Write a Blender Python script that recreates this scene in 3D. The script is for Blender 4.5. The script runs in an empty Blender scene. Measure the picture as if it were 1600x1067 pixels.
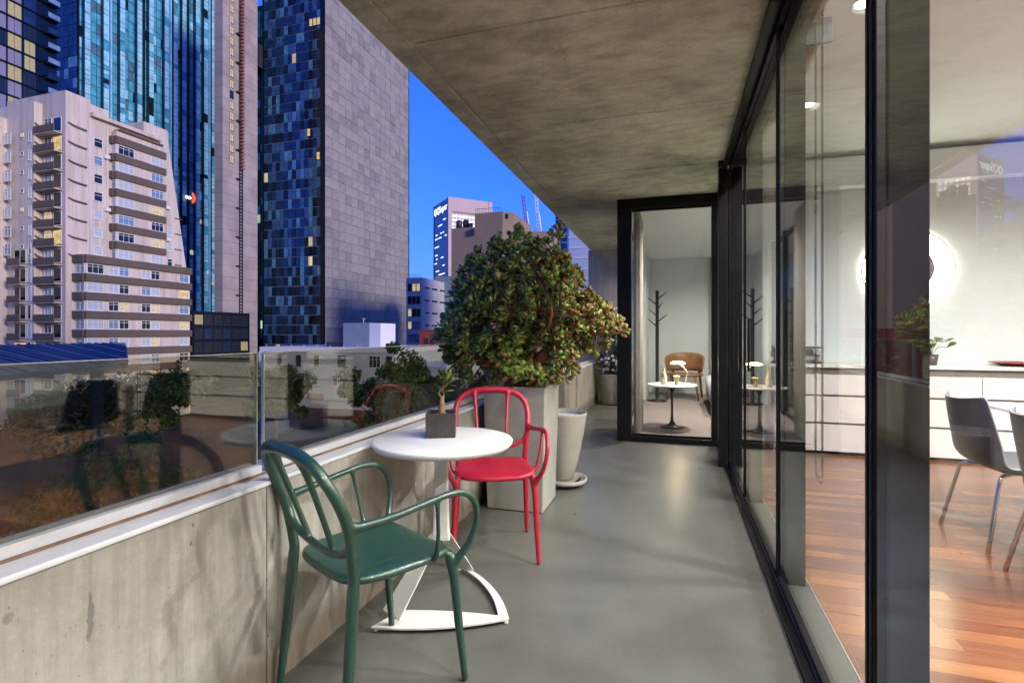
import bpy, bmesh, math, random
import numpy as np
from mathutils import Vector, Matrix
R = math.radians
scene = bpy.context.scene
COL = scene.collection

# ------------------------------------------------------------------ camera, sky, sun, exposure
cam_d = bpy.data.cameras.new('camera'); cam = bpy.data.objects.new('camera', cam_d); COL.objects.link(cam)
cam.location = (0, 0, 1.2); cam.rotation_euler = (R(90), 0, R(17.342))
cam_d.sensor_width = 36; cam_d.lens = 18.34; cam_d.shift_y = -0.0078
cam_d.clip_start = 0.02; cam_d.clip_end = 6000
scene.camera = cam

SUN_EL, SUN_AZ = R(13), R(112)           # azimuth clockwise from +Y: behind and to the right of the camera
world = bpy.data.worlds.new('World'); scene.world = world; world.use_nodes = True
wn = world.node_tree.nodes; wl = world.node_tree.links; wn.clear()
sky = wn.new('ShaderNodeTexSky'); sky.sky_type = 'NISHITA'; sky.sun_disc = False
sky.sun_elevation = R(1.5); sky.sun_rotation = SUN_AZ; sky.altitude = 50
sky.air_density = 1.0; sky.dust_density = 0.3; sky.ozone_density = 4.0
tint = wn.new('ShaderNodeMix'); tint.data_type = 'RGBA'; tint.blend_type = 'MULTIPLY'; tint.inputs[0].default_value = 1.0
tint.inputs[7].default_value = (0.33, 0.45, 1.12, 1)
bg = wn.new('ShaderNodeBackground'); bg.inputs[1].default_value = .92
wo = wn.new('ShaderNodeOutputWorld')
wl.new(sky.outputs[0], tint.inputs[6]); wl.new(tint.outputs[2], bg.inputs[0]); wl.new(bg.outputs[0], wo.inputs[0])

sl = bpy.data.lights.new('sun', 'SUN'); sl.energy = 2.2; sl.angle = R(14); sl.color = (1.0, 0.84, 0.68)
so = bpy.data.objects.new('sun', sl); COL.objects.link(so)
sd = Vector((math.sin(SUN_AZ) * math.cos(SUN_EL), math.cos(SUN_AZ) * math.cos(SUN_EL), math.sin(SUN_EL)))
so.rotation_euler = sd.to_track_quat('Z', 'Y').to_euler()
so.location = (30, -20, 40)

vs = scene.view_settings; vs.view_transform = 'Standard'; vs.look = 'None'; vs.gamma = 1; vs.exposure = 0.5
vs.use_curve_mapping = False
cy = scene.cycles; cy.use_denoising = True; cy.max_bounces = 10; cy.diffuse_bounces = 4; cy.glossy_bounces = 4
cy.transparent_max_bounces = 24; cy.transmission_bounces = 4; cy.sample_clamp_indirect = 6; cy.caustics_reflective = False
cy.caustics_refractive = False

# ------------------------------------------------------------------ materials
M = {}
def newmat(name):
    m = bpy.data.materials.new(name); m.use_nodes = True; M[name] = m
    nt = m.node_tree; b = nt.nodes['Principled BSDF']
    return m, nt, b
def node(nt, t, **kw):
    n = nt.nodes.new(t)
    for k, v in kw.items(): setattr(n, k, v)
    return n
def lk(nt, a, b): nt.links.new(a, b)
def coords(nt, scale=(1, 1, 1), out='Object', rot=(0, 0, 0)):
    tc = node(nt, 'ShaderNodeTexCoord'); mp = node(nt, 'ShaderNodeMapping')
    mp.inputs['Scale'].default_value = scale; mp.inputs['Rotation'].default_value = rot
    lk(nt, tc.outputs[out], mp.inputs[0]); return mp.outputs[0]
def noise(nt, vec, scale, detail=6, rough=.6, dist=0):
    n = node(nt, 'ShaderNodeTexNoise'); n.inputs['Scale'].default_value = scale; n.inputs['Detail'].default_value = detail
    n.inputs['Roughness'].default_value = rough; n.inputs['Distortion'].default_value = dist
    lk(nt, vec, n.inputs['Vector']); return n.outputs['Fac']
def ramp(nt, fac, stops):
    r = node(nt, 'ShaderNodeValToRGB'); e = r.color_ramp.elements
    while len(e) > 1: e.remove(e[-1])
    for i, (p, c) in enumerate(stops):
        el = e[0] if i == 0 else e.new(p)
        el.position = p; el.color = (*c, 1) if len(c) == 3 else c
    lk(nt, fac, r.inputs[0]); return r.outputs[0]
def mix(nt, mode, fac, a, b):
    m = node(nt, 'ShaderNodeMix'); m.data_type = 'RGBA'; m.blend_type = mode
    for sock, v in ((m.inputs[0], fac), (m.inputs[6], a), (m.inputs[7], b)):
        if hasattr(v, 'default_value') or hasattr(v, 'is_linked'): lk(nt, v, sock)
        elif isinstance(v, (int, float)): sock.default_value = v
        else: sock.default_value = (*v, 1) if len(v) == 3 else v
    return m.outputs[2]
def bump(nt, b, h, strength=.2, dist=.01):
    n = node(nt, 'ShaderNodeBump'); n.inputs['Strength'].default_value = strength; n.inputs['Distance'].default_value = dist
    lk(nt, h, n.inputs['Height']); lk(nt, n.outputs[0], b.inputs['Normal'])
def plain(name, c, rough=.5, metal=0., var=.12, scale=6., spec=.5, bmp=0., coat=0.):
    m, nt, b = newmat(name)
    v = coords(nt); f = noise(nt, v, scale, 5)
    lo = tuple(max(0, x * (1 - var)) for x in c); hi = tuple(x * (1 + var) for x in c)
    lk(nt, ramp(nt, f, [(.3, lo), (.7, hi)]), b.inputs['Base Color'])
    b.inputs['Roughness'].default_value = rough; b.inputs['Metallic'].default_value = metal
    b.inputs['Specular IOR Level'].default_value = spec; b.inputs['Coat Weight'].default_value = coat
    if bmp: bump(nt, b, noise(nt, v, scale * 12, 4), bmp, .004)
    return m
def island(name, stops, rough=.3, metal=0., spec=.5, grain=.1):
    m, nt, b = newmat(name)
    g = node(nt, 'ShaderNodeNewGeometry'); col = ramp(nt, g.outputs['Random Per Island'], stops)
    f = noise(nt, coords(nt), .7, 4)
    col = mix(nt, 'MULTIPLY', 1.0, col, ramp(nt, f, [(.25, (1 - grain,) * 3), (.75, (1 + grain,) * 3)]))
    lk(nt, col, b.inputs['Base Color']); b.inputs['Roughness'].default_value = rough; b.inputs['Metallic'].default_value = metal
    b.inputs['Specular IOR Level'].default_value = spec
    return m
def emit(name, c, s, pattern=0):
    m, nt, b = newmat(name)
    b.inputs['Base Color'].default_value = tuple(x * .15 for x in c) + (1,); b.inputs['Emission Color'].default_value = (*c, 1)
    b.inputs['Emission Strength'].default_value = s; b.inputs['Roughness'].default_value = .4
    if pattern:
        f = noise(nt, coords(nt, out='Generated'), pattern, 3)
        lk(nt, ramp(nt, f, [(.3, tuple(x * .35 for x in c)), (.65, c)]), b.inputs['Emission Color'])
    return m
def glass(name, tintc=(.96, .98, .97), f0=.045, rough=.0, dirt=.0):
    m, nt, b = newmat(name); nt.nodes.remove(b); out = nt.nodes['Material Output']
    lw = node(nt, 'ShaderNodeLayerWeight'); lw.inputs[0].default_value = .5
    p = node(nt, 'ShaderNodeMath', operation='POWER'); lk(nt, lw.outputs['Facing'], p.inputs[0]); p.inputs[1].default_value = 5
    a = node(nt, 'ShaderNodeMath', operation='MULTIPLY_ADD'); lk(nt, p.outputs[0], a.inputs[0]); a.inputs[1].default_value = 1 - f0; a.inputs[2].default_value = f0
    t = node(nt, 'ShaderNodeBsdfTransparent'); t.inputs[0].default_value = (*tintc, 1)
    g = node(nt, 'ShaderNodeBsdfGlossy'); g.inputs['Roughness'].default_value = rough; g.inputs[0].default_value = (.95, .97, .97, 1)
    mx = node(nt, 'ShaderNodeMixShader'); lk(nt, a.outputs[0], mx.inputs[0]); lk(nt, t.outputs[0], mx.inputs[1]); lk(nt, g.outputs[0], mx.inputs[2])
    lk(nt, mx.outputs[0], out.inputs[0]); return m

def concrete(name, c, streak=(1, 1, 1), warm=.5, spots=.5, rough=.75, bmp=.25, base_stain=None, pol=None, con=1., marks=(), grime=False):
    m, nt, b = newmat(name)
    v = coords(nt); vst = coords(nt, streak)
    big = noise(nt, v, 1.1, 8, .65, .4); mid = noise(nt, vst, 5, 7, .65); fine = noise(nt, v, 60, 4, .7)
    dk = tuple(x * (1 - .34 * con) for x in c); lt = tuple(x * (1 + .2 * con) for x in c)
    col = ramp(nt, big, [(.3, dk), (.5, c), (.72, lt)])
    col = mix(nt, 'MULTIPLY', .8, col, ramp(nt, mid, [(.3, (1 - .26 * con, 1 - .27 * con, 1 - .29 * con)), (.62, (1 + .1 * con,) * 3)]))
    wn_ = noise(nt, v, 2.3, 6, .6, 1.0)
    col = mix(nt, 'MIX', ramp(nt, wn_, [(.55, (0, 0, 0)), (.78, (warm * .5,) * 3)]), col, (c[0] * .95, c[1] * .74, c[2] * .5))
    col = mix(nt, 'MULTIPLY', .35, col, ramp(nt, fine, [(.3, (.75,) * 3), (.7, (1.15,) * 3)]))
    vo = node(nt, 'ShaderNodeTexVoronoi'); vo.inputs['Scale'].default_value = 11; lk(nt, v, vo.inputs['Vector'])
    msk = noise(nt, v, 1.7, 3)
    hole = ramp(nt, vo.outputs['Distance'], [(.045, (1,) * 3), (.085, (0,) * 3)])
    keep = ramp(nt, msk, [(.52, (0,) * 3), (.6, (1,) * 3)])
    hm = mix(nt, 'MULTIPLY', 1.0, hole, keep)
    hm2 = mix(nt, 'MULTIPLY', 1.0, hm, (spots,) * 3)
    vf = node(nt, 'ShaderNodeTexVoronoi'); vf.inputs['Scale'].default_value = 34; lk(nt, coords(nt, (1.3, 1.3, .8)), vf.inputs['Vector'])
    pit = mix(nt, 'MULTIPLY', 1.0, ramp(nt, vf.outputs['Distance'], [(.06, (1,) * 3), (.12, (0,) * 3)]), ramp(nt, noise(nt, v, 2.6, 4, .6), [(.47, (0,) * 3), (.56, (1,) * 3)]))
    hm = mix(nt, 'LIGHTEN', 1.0, hm, pit); col = mix(nt, 'MIX', mix(nt, 'MULTIPLY', 1.0, pit, (spots * .75,) * 3), col, tuple(x * .4 for x in c))
    col = mix(nt, 'MIX', hm2, col, tuple(x * .22 for x in c))
    if base_stain:
        sx = node(nt, 'ShaderNodeSeparateXYZ'); lk(nt, coords(nt), sx.inputs[0])
        ad = node(nt, 'ShaderNodeMath', operation='MULTIPLY_ADD'); lk(nt, mid, ad.inputs[0]); ad.inputs[1].default_value = -.16
        lk(nt, sx.outputs[2], ad.inputs[2])
        col = mix(nt, 'MIX', ramp(nt, ad.outputs[0], [(-.0, (.75,) * 3), (.09, (0,) * 3)]), col, base_stain)
    if grime:
        gp = node(nt, 'ShaderNodeNewGeometry'); sx = node(nt, 'ShaderNodeSeparateXYZ'); lk(nt, gp.outputs['Position'], sx.inputs[0])
        for off, sg in ((1.31, 1), (-.43, -1)):
            d_ = node(nt, 'ShaderNodeMath', operation='MULTIPLY_ADD'); lk(nt, sx.outputs[0], d_.inputs[0]); d_.inputs[1].default_value = sg; d_.inputs[2].default_value = off * sg
            d2 = node(nt, 'ShaderNodeMath', operation='MULTIPLY_ADD'); lk(nt, noise(nt, v, 9, 6, .7), d2.inputs[0]); d2.inputs[1].default_value = -.13; lk(nt, d_.outputs[0], d2.inputs[2])
            col = mix(nt, 'MIX', ramp(nt, d2.outputs[0], [(0, (.6,) * 3), (.06, (0,) * 3)]), col, (.055, .05, .042))
        scf = noise(nt, coords(nt, (1, .35, 1), rot=(0, 0, .5)), 26, 3, .5)
        col = mix(nt, 'MIX', ramp(nt, scf, [(.66, (0,) * 3), (.75, (.25,) * 3)]), col, (.20, .20, .185))
    if marks:
        gp = node(nt, 'ShaderNodeNewGeometry'); wob = node(nt, 'ShaderNodeTexNoise'); wob.inputs['Scale'].default_value = 14; wob.inputs['Detail'].default_value = 4
        lk(nt, gp.outputs['Position'], wob.inputs['Vector'])
        sc_ = node(nt, 'ShaderNodeVectorMath', operation='MULTIPLY_ADD'); lk(nt, wob.outputs['Color'], sc_.inputs[0]); sc_.inputs[1].default_value = (.05, .05, .05); lk(nt, gp.outputs['Position'], sc_.inputs[2])
        for (my, mz, ry, rz_, rot, amt, mc) in marks:
            sb_ = node(nt, 'ShaderNodeVectorMath', operation='SUBTRACT'); lk(nt, sc_.outputs[0], sb_.inputs[0]); sb_.inputs[1].default_value = (-1.285, my + .025, mz + .025)
            mp = node(nt, 'ShaderNodeMapping'); mp.vector_type = 'TEXTURE'; mp.inputs['Rotation'].default_value = (rot, 0, 0); mp.inputs['Scale'].default_value = (1, ry, rz_); lk(nt, sb_.outputs[0], mp.inputs[0])
            ln = node(nt, 'ShaderNodeVectorMath', operation='LENGTH'); lk(nt, mp.outputs[0], ln.inputs[0])
            col = mix(nt, 'MIX', ramp(nt, ln.outputs['Value'], [(.75, (amt,) * 3), (1.0, (0,) * 3)]), col, mc)
    lk(nt, col, b.inputs['Base Color'])
    if pol: lk(nt, ramp(nt, big, [(.35, (pol[0],) * 3), (.65, (pol[1],) * 3)]), b.inputs['Roughness'])
    else: b.inputs['Roughness'].default_value = rough
    h = mix(nt, 'MIX', .5, fine, mid)
    h = mix(nt, 'SUBTRACT', 1.0, h, hm)
    bump(nt, b, h, bmp, .006)
    return m

concrete('concrete_soffit', (.62, .70, .54), (1.2, 2.4, 1), .18, 1.0, con=1.45, bmp=.45)
concrete('concrete_parapet', (.37, .35, .312), (6, 6, .4), .45, .9, bmp=.35, base_stain=(.13, .09, .055), marks=(
    (.876, .542, .008, .065, 0, .7, (.13, .125, .115)), (1.150, .505, .020, .014, 0, .5, (.25, .21, .155)), (1.105, .485, .032, .022, .6, .5, (.25, .21, .155)), (1.066, .445, .020, .045, -.1, .5, (.25, .21, .155)), (1.085, .375, .017, .04, .2, .45, (.25, .21, .155)),
    (1.144, .653, .006, .006, 0, .8, (.13, .125, .115)), (1.138, .600, .005, .008, 0, .8, (.13, .125, .115)), (1.075, .682, .04, .008, 0, .65, (.25, .21, .155)), (.718, .616, .013, .012, 0, .5, (.13, .125, .115)), (1.057, .313, .016, .018, 0, .35, (.25, .21, .155)),
    (1.30, .60, .02, .06, .1, .3, (.13, .125, .115)), (1.37, .42, .03, .10, 0, .3, (.13, .125, .115))))
concrete('concrete_floor', (.118, .122, .112), (1, 1, 1), .0, .15, bmp=.04, con=.5, rough=.33, grime=True)
concrete('concrete_wall', (.48, .43, .36), (3, 3, .4), .5, .6)
plain('zinc_cap', (.74, .74, .78), .42, 0, .10, 9)
plain('anodised', (.70, .71, .75), .38, .1, .1, 11)
plain('rust_seal', (.20, .12, .08), .8, 0, .4, 20)
plain('black_steel', (.009, .009, .010), .36, 0, .25, 14, .18)
plain('post_black', (.008, .008, .008), .6, 0, .2, 14, .06)
plain('black_rubber', (.006, .006, .006), .6, 0, .2, 14)
plain('bright_edge', (.62, .62, .62), .3, .8, .1)
plain('green_plastic', (.006, .050, .031), .42, 0, .08, 9, 1.0, 0, .15)
plain('red_plastic', (.44, .008, .038), .42, 0, .06, 9, .7)
plain('white_lacquer', (.86, .86, .85), .33, 0, .03, 4)
plain('white_steel', (.74, .73, .71), .42, 0, .05, 8)
plain('fibre_cement', (.34, .33, .30), .8, 0, .16, 4, .3, .15)
plain('pot_cement', (.36, .34, .30), .75, 0, .14, 5, .3, .1)
plain('dark_ceramic', (.055, .045, .042), .38, 0, .35, 14)
plain('soil', (.035, .025, .018), .95, 0, .4, 40, .2, .6)
plain('perlite', (.55, .55, .56), .9, 0, .25, 30, .2, .5)
plain('bark_orange', (.34, .125, .05), .75, 0, .4, 22, .3, .5)
plain('bark_pale', (.33, .22, .10), .75, 0, .35, 30, .3, .4)
plain('bark_dark', (.05, .038, .028), .9, 0, .35, 8)
plain('interior_wall', (.66, .72, .735), .7, 0, .02, 2)
plain('interior_ceiling', (.80, .89, .93), .75, 0, .02, 2)
plain('cabinet_white', (.70, .68, .67), .32, 0, .02, 2)
plain('counter_white', (.72, .71, .69), .25, 0, .02, 2)
plain('shadow_gap', (.16, .15, .14), .6, 0, .1, 2)
plain('carpet', (.25, .215, .20), .95, 0, .12, 60, .1, .3)
plain('chrome', (.62, .60, .58), .10, 1., .05, 3)
plain('purple_shell', (.016, .009, .030), .4, 0, .25, 60, .15)
plain('grey_seat', (.16, .16, .19), .5, 0, .05, 10)
plain('walnut', (.24, .115, .045), .4, 0, .3, 9)
plain('linen', (.55, .52, .50), .9, 0, .2, 8)
plain('curtain_cloth', (.50, .48, .45), .9, 0, .1, 5)
plain('red_glaze', (.30, .012, .025), .2, 0, .1, 9)
plain('radio_silver', (.42, .42, .42), .3, .6, .1, 9)
plain('screen_black', (.01, .01, .012), .15, 0, .1, 9)
plain('white_petal', (.80, .80, .80), .6, 0, .08, 20)
plain('bottle_amber', (.60, .48, .30), .15, 0, .2, 12, .5)
plain('paper_label', (.75, .72, .65), .8, 0, .05, 12)
plain('lamp_grey', (.20, .20, .20), .5, 0, .3, 60)
glass('glass_clear', (.96, .97, .965), .036)
glass('glass_rail', (.79, .78, .66), .075)
plain('glass_edge', (.62, .66, .56), .25, 0, .2, 9)
emit('lamp_glow', (1.0, 1.0, .72), 11)
emit('bulb_glow', (1.0, .80, .48), 16)
emit('downlight_glow', (1.0, .95, .88), 30)

def leafmat(name, stops, rough=.38, spec=.5, trans=.3):
    m, nt, b = newmat(name)
    g = node(nt, 'ShaderNodeNewGeometry'); oi = node(nt, 'ShaderNodeObjectInfo')
    add = node(nt, 'ShaderNodeMath', operation='ADD'); lk(nt, g.outputs['Random Per Island'], add.inputs[0]); lk(nt, oi.outputs['Random'], add.inputs[1])
    fr = node(nt, 'ShaderNodeMath', operation='FRACT'); lk(nt, add.outputs[0], fr.inputs[0])
    col = ramp(nt, fr.outputs[0], stops)
    col = mix(nt, 'MULTIPLY', .6, col, ramp(nt, noise(nt, coords(nt), 35, 3), [(.3, (.7,) * 3), (.7, (1.25,) * 3)]))
    lk(nt, col, b.inputs['Base Color']); b.inputs['Roughness'].default_value = rough; b.inputs['Specular IOR Level'].default_value = spec
    tl = node(nt, 'ShaderNodeBsdfTranslucent'); lk(nt, col, tl.inputs[0]); ms = node(nt, 'ShaderNodeMixShader'); ms.inputs[0].default_value = trans
    out = nt.nodes['Material Output']; lk(nt, b.outputs[0], ms.inputs[1]); lk(nt, tl.outputs[0], ms.inputs[2]); lk(nt, ms.outputs[0], out.inputs[0])
    return m
leafmat('jade_leaf', [(0, (.13, .27, .04)), (.35, (.21, .37, .055)), (.7, (.33, .42, .07)), (.88, (.43, .38, .08)), (1, (.32, .20, .07))], .25, .8, .03)
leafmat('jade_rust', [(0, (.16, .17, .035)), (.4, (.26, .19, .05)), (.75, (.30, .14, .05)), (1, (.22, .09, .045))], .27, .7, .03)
leafmat('tree_leaf', [(0, (.018, .045, .012)), (.5, (.035, .080, .018)), (1, (.075, .120, .025))], .55, .3)
leafmat('dark_leaf', [(0, (.008, .018, .008)), (1, (.025, .045, .018))], .4)
leafmat('lime_leaf', [(0, (.10, .17, .03)), (1, (.20, .24, .05))], .45)

def timber():
    m, nt, b = newmat('jarrah_board')
    g = node(nt, 'ShaderNodeNewGeometry'); oi = node(nt, 'ShaderNodeObjectInfo')
    add = node(nt, 'ShaderNodeMath', operation='ADD'); lk(nt, g.outputs['Random Per Island'], add.inputs[0]); lk(nt, oi.outputs['Random'], add.inputs[1])
    fr = node(nt, 'ShaderNodeMath', operation='FRACT'); lk(nt, add.outputs[0], fr.inputs[0])
    base = ramp(nt, fr.outputs[0], [(0, (.105, .030, .012)), (.3, (.155, .050, .018)), (.6, (.205, .076, .027)), (.85, (.27, .112, .042)), (1, (.125, .038, .015))])
    tc = node(nt, 'ShaderNodeTexCoord'); ofs = node(nt, 'ShaderNodeVectorMath', operation='ADD')
    cmb = node(nt, 'ShaderNodeCombineXYZ'); lk(nt, oi.outputs['Random'], cmb.inputs[1]); mu = node(nt, 'ShaderNodeVectorMath', operation='SCALE')
    lk(nt, cmb.outputs[0], mu.inputs[0]); mu.inputs['Scale'].default_value = 40
    lk(nt, tc.outputs['Object'], ofs.inputs[0]); lk(nt, mu.outputs[0], ofs.inputs[1])
    mp = node(nt, 'ShaderNodeMapping'); mp.inputs['Scale'].default_value = (1.2, 22, 1); lk(nt, ofs.outputs[0], mp.inputs[0])
    gr = noise(nt, mp.outputs[0], 3, 6, .65, .8)
    col = mix(nt, 'MULTIPLY', .8, base, ramp(nt, gr, [(.3, (.62, .58, .55)), (.65, (1.2, 1.2, 1.2))]))
    lk(nt, col, b.inputs['Base Color']); b.inputs['Roughness'].default_value = .24; b.inputs['Specular IOR Level'].default_value = .5
    bump(nt, b, gr, .04, .002)
timber()

# city materials
m, nt, b = newmat('render_white')
c_ = mix(nt, 'MULTIPLY', 1.0, ramp(nt, noise(nt, coords(nt), .15, 5), [(.3, (.54, .47, .40)), (.7, (.62, .54, .465))]), ramp(nt, noise(nt, coords(nt, (1.1, 1.1, .07)), 1.0, 7, .7), [(.32, (.72, .71, .70)), (.55, (1.04,) * 3)]))
lk(nt, c_, b.inputs['Base Color']); b.inputs['Roughness'].default_value = .85
plain('render_white_b', (.66, .66, .67), .8, 0, .08, .2)
plain('band_brown', (.115, .088, .066), .8, 0, .12, .5)
plain('frame_white', (.72, .72, .72), .5, 0, .05, 2)
plain('frame_dark', (.03, .033, .04), .4, 0, .1, 2)
plain('pane_blind', (.42, .47, .50), .18, 0, .10, .6)
plain('pane_sky', (.20, .30, .38), .10, .3, .3, .6)
plain('pane_dark', (.012, .016, .02), .12, 0, .3, .8)
emit('pane_lit', (1.0, .66, .22), .62, 3)
emit('pane_lit_pale', (1.0, .80, .42), .52, 5)
emit('pane_lit_green', (.70, 1.0, .62), .6, 4)
emit('pane_lit_white', (1.0, .97, 1.0), 1.1, 0)
emit('pane_lit_dim', (.95, .80, .42), .30, 9)
plain('blue_pane', (.08, .36, .55), .14, .05, .4, .4)
plain('blue_bay', (.28, .60, .80), .16, .0, .25, .4)
plain('blue_deep', (.015, .045, .09), .15, .5, .4, .4)
plain('navy_pane', (.020, .050, .110), .14, .55, .4, .5)
plain('navy_mid', (.05, .115, .23), .14, .3, .4, .5)
plain('teal_pane', (.11, .25, .34), .16, .3, .35, .5)
plain('navy_black', (.004, .007, .014), .2, .2, .3, .5)
island('lilac_clad', [(0, (.16, .15, .20)), (.6, (.26, .24, .31)), (1, (.34, .31, .38))], .35, .2)
plain('stone_pale', (.285, .27, .25), .75, 0, .14, .5)
plain('stone_mid', (.255, .24, .228), .75, 0, .16, .5)
plain('stone_dark', (.215, .205, .197), .75, 0, .18, .5)
plain('core_concrete', (.33, .285, .27), .85, 0, .22, .14)
plain('hoist_orange', (.30, .10, .055), .6, 0, .3, 1)
plain('tan_render', (.27, .20, .135), .85, 0, .10, .15)
plain('pink_clad', (.52, .40, .41), .7, 0, .06, .1)
plain('navy_clad', (.05, .06, .16), .3, .3, .3, .2)
plain('brick_red', (.33, .06, .04), .85, 0, .25, 1.5)
plain('grey_render', (.42, .42, .46), .8, 0, .10, .3)
plain('blue_grey_clad', (.22, .27, .33), .7, 0, .10, .4)
plain('warehouse_white', (.46, .50, .48), .8, 0, .10, .25)
plain('roof_metal', (.030, .065, .115), .35, .5, .35, .5)
plain('blue_tarp', (.012, .045, .12), .5, 0, .25, .6)
plain('roof_dark', (.05, .05, .055), .9, 0, .2, .3)
plain('crane_violet', (.25, .05, .22), .5, 0, .1, 1)
plain('crane_white', (.8, .8, .8), .5, 0, .05, 1)
plain('pale_tower', (.55, .60, .68), .3, .2, .12, .1)
plain('asphalt', (.05, .05, .052), .85, 0, .25, .8)
plain('grass_ground', (.10, .052, .020), .95, 0, .5, .15)
plain('court_brown', (.17, .065, .03), .9, 0, .3, .2)
plain('paint_white', (.7, .7, .68), .7, 0, .1, 1)
plain('paving_pale', (.32, .31, .28), .85, 0, .2, .4)
plain('car_silver', (.45, .46, .48), .25, .5, .05, 1)
plain('car_dark', (.03, .03, .04), .25, .2, .05, 1)
plain('tail_red', (.4, .01, .01), .3, 0, .05, 1)

# ------------------------------------------------------------------ mesh helpers
ORG = {}
class MB:
    def __init__(s): s.v = []; s.f = []; s.m = []; s.sm = []
    def add(s, vs, fs, m=0, smooth=False):
        o = len(s.v); s.v += [tuple(p) for p in vs]
        for f in fs: s.f.append(tuple(i + o for i in f)); s.m.append(m); s.sm.append(smooth)
        return s
    def box(s, x0, x1, y0, y1, z0, z1, m=0):
        if x0 > x1: x0, x1 = x1, x0
        if y0 > y1: y0, y1 = y1, y0
        if z0 > z1: z0, z1 = z1, z0
        return s.add([(x0, y0, z0), (x1, y0, z0), (x1, y1, z0), (x0, y1, z0), (x0, y0, z1), (x1, y0, z1), (x1, y1, z1), (x0, y1, z1)],
              [(0, 3, 2, 1), (4, 5, 6, 7), (0, 1, 5, 4), (1, 2, 6, 5), (2, 3, 7, 6), (3, 0, 4, 7)], m)
    def prism(s, pts, z0, z1, m=0, axis='z'):
        n = len(pts)
        def P(a, b, c): return (a, b, c) if axis == 'z' else ((c, a, b) if axis == 'x' else (a, c, b))
        vs = [P(a, b, z0) for a, b in pts] + [P(a, b, z1) for a, b in pts]
        area = sum(pts[i][0] * pts[(i + 1) % n][1] - pts[(i + 1) % n][0] * pts[i][1] for i in range(n))
        flip = (area < 0) ^ (axis == 'y') ^ (z1 < z0)
        fs = [tuple(range(n))[::-1], tuple(range(n, 2 * n))] + [(i, (i + 1) % n, (i + 1) % n + n, i + n) for i in range(n)]
        if flip: fs = [f[::-1] for f in fs]
        return s.add(vs, fs, m)
    def lathe(s, prof, c=(0, 0, 0), seg=32, m=0, smooth=True, cap=True):
        vs = []; fs = []; k = len(prof)
        for j in range(seg):
            a = 2 * math.pi * j / seg
            for r, z in prof: vs.append((c[0] + r * math.cos(a), c[1] + r * math.sin(a), c[2] + z))
        for j in range(seg):
            jn = (j + 1) % seg
            for i in range(k - 1): fs.append((j * k + i, jn * k + i, jn * k + i + 1, j * k + i + 1))
        if cap:
            fs.append(tuple(j * k for j in range(seg))[::-1]); fs.append(tuple(j * k + k - 1 for j in range(seg)))
        return s.add(vs, fs, m, smooth)
    def tube(s, pts, rad, seg=10, m=0, closed=False, smooth=True, flat=None):
        pts = [Vector(p) for p in pts]; n = len(pts)
        if not hasattr(rad, '__len__'): rad = [rad] * n
        vs = []; fs = []; up = None
        for i, p in enumerate(pts):
            t = (pts[(i + 1) % n] - pts[i - 1]) if closed else (pts[min(i + 1, n - 1)] - pts[max(i - 1, 0)])
            t.normalize()
            if up is None:
                up = Vector((0, 0, 1)) if abs(t.z) < .9 else Vector((1, 0, 0))
            up = up - t * up.dot(t)
            if up.length < 1e-5: up = t.orthogonal()
            up.normalize(); sd_ = t.cross(up)
            for j in range(seg):
                a = 2 * math.pi * j / seg
                fl = flat if flat else (1, 1)
                vs.append(p + (sd_ * math.cos(a) * fl[0] + up * math.sin(a) * fl[1]) * rad[i])
        m_ = n if closed else n - 1
        for i in range(m_):
            k = (i + 1) % n
            for j in range(seg):
                jn = (j + 1) % seg
                fs.append((i * seg + j, i * seg + jn, k * seg + jn, k * seg + j))
        if not closed:
            fs.append(tuple(range(seg))[::-1]); fs.append(tuple((n - 1) * seg + j for j in range(seg)))
        return s.add(vs, fs, m, smooth)
    def mesh(s, name, mats, org=(0, 0, 0)):
        me = bpy.data.meshes.new(name)
        me.from_pydata([(a - org[0], b - org[1], c - org[2]) for a, b, c in s.v], [], s.f)
        for mt in (mats if isinstance(mats, (list, tuple)) else [mats]): me.materials.append(M[mt])
        me.polygons.foreach_set('material_index', s.m); me.polygons.foreach_set('use_smooth', s.sm)
        me.update(); return me
    def build(s, name, mats, parent=None, bevel=0, seg=2, loc=None):
        org = ORG.get(parent.name, (0, 0, 0)) if parent else (0, 0, 0)
        o = bpy.data.objects.new(name, s.mesh(name, mats, org)); COL.objects.link(o)
        if parent: o.parent = parent; ORG[o.name] = org
        if loc: o.location = loc
        if bevel:
            b = o.modifiers.new('bevel', 'BEVEL'); b.width = bevel; b.segments = seg; b.limit_method = 'ANGLE'; b.angle_limit = R(40)
        return o
def tag(o, label=None, cat=None, group=None, kind=None):
    if label: o['label'] = label
    if cat: o['category'] = cat
    if group: o['group'] = group
    if kind: o['kind'] = kind
    return o
def thing(name, label, cat, loc=(0, 0, 0), rz=0, group=None, local=False):
    o = bpy.data.objects.new(name, None); COL.objects.link(o); o.location = loc; o.rotation_euler = (0, 0, rz)
    o.empty_display_size = .1
    ORG[o.name] = (0, 0, 0) if local else tuple(loc)
    return tag(o, label, cat, group)
def struct(o): return tag(o, kind='structure')
def linked(name, me, parent, loc=(0, 0, 0), rot=(0, 0, 0), scale=None):
    """object sharing mesh data, loc in world coordinates of an unrotated thing"""
    o = bpy.data.objects.new(name, me); COL.objects.link(o)
    if parent:
        org = ORG.get(parent.name, (0, 0, 0)); o.parent = parent; o.location = (loc[0] - org[0], loc[1] - org[1], loc[2] - org[2])
        ORG[o.name] = tuple(loc)
    else: o.location = loc
    o.rotation_euler = rot
    if scale: o.scale = scale
    return o
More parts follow.
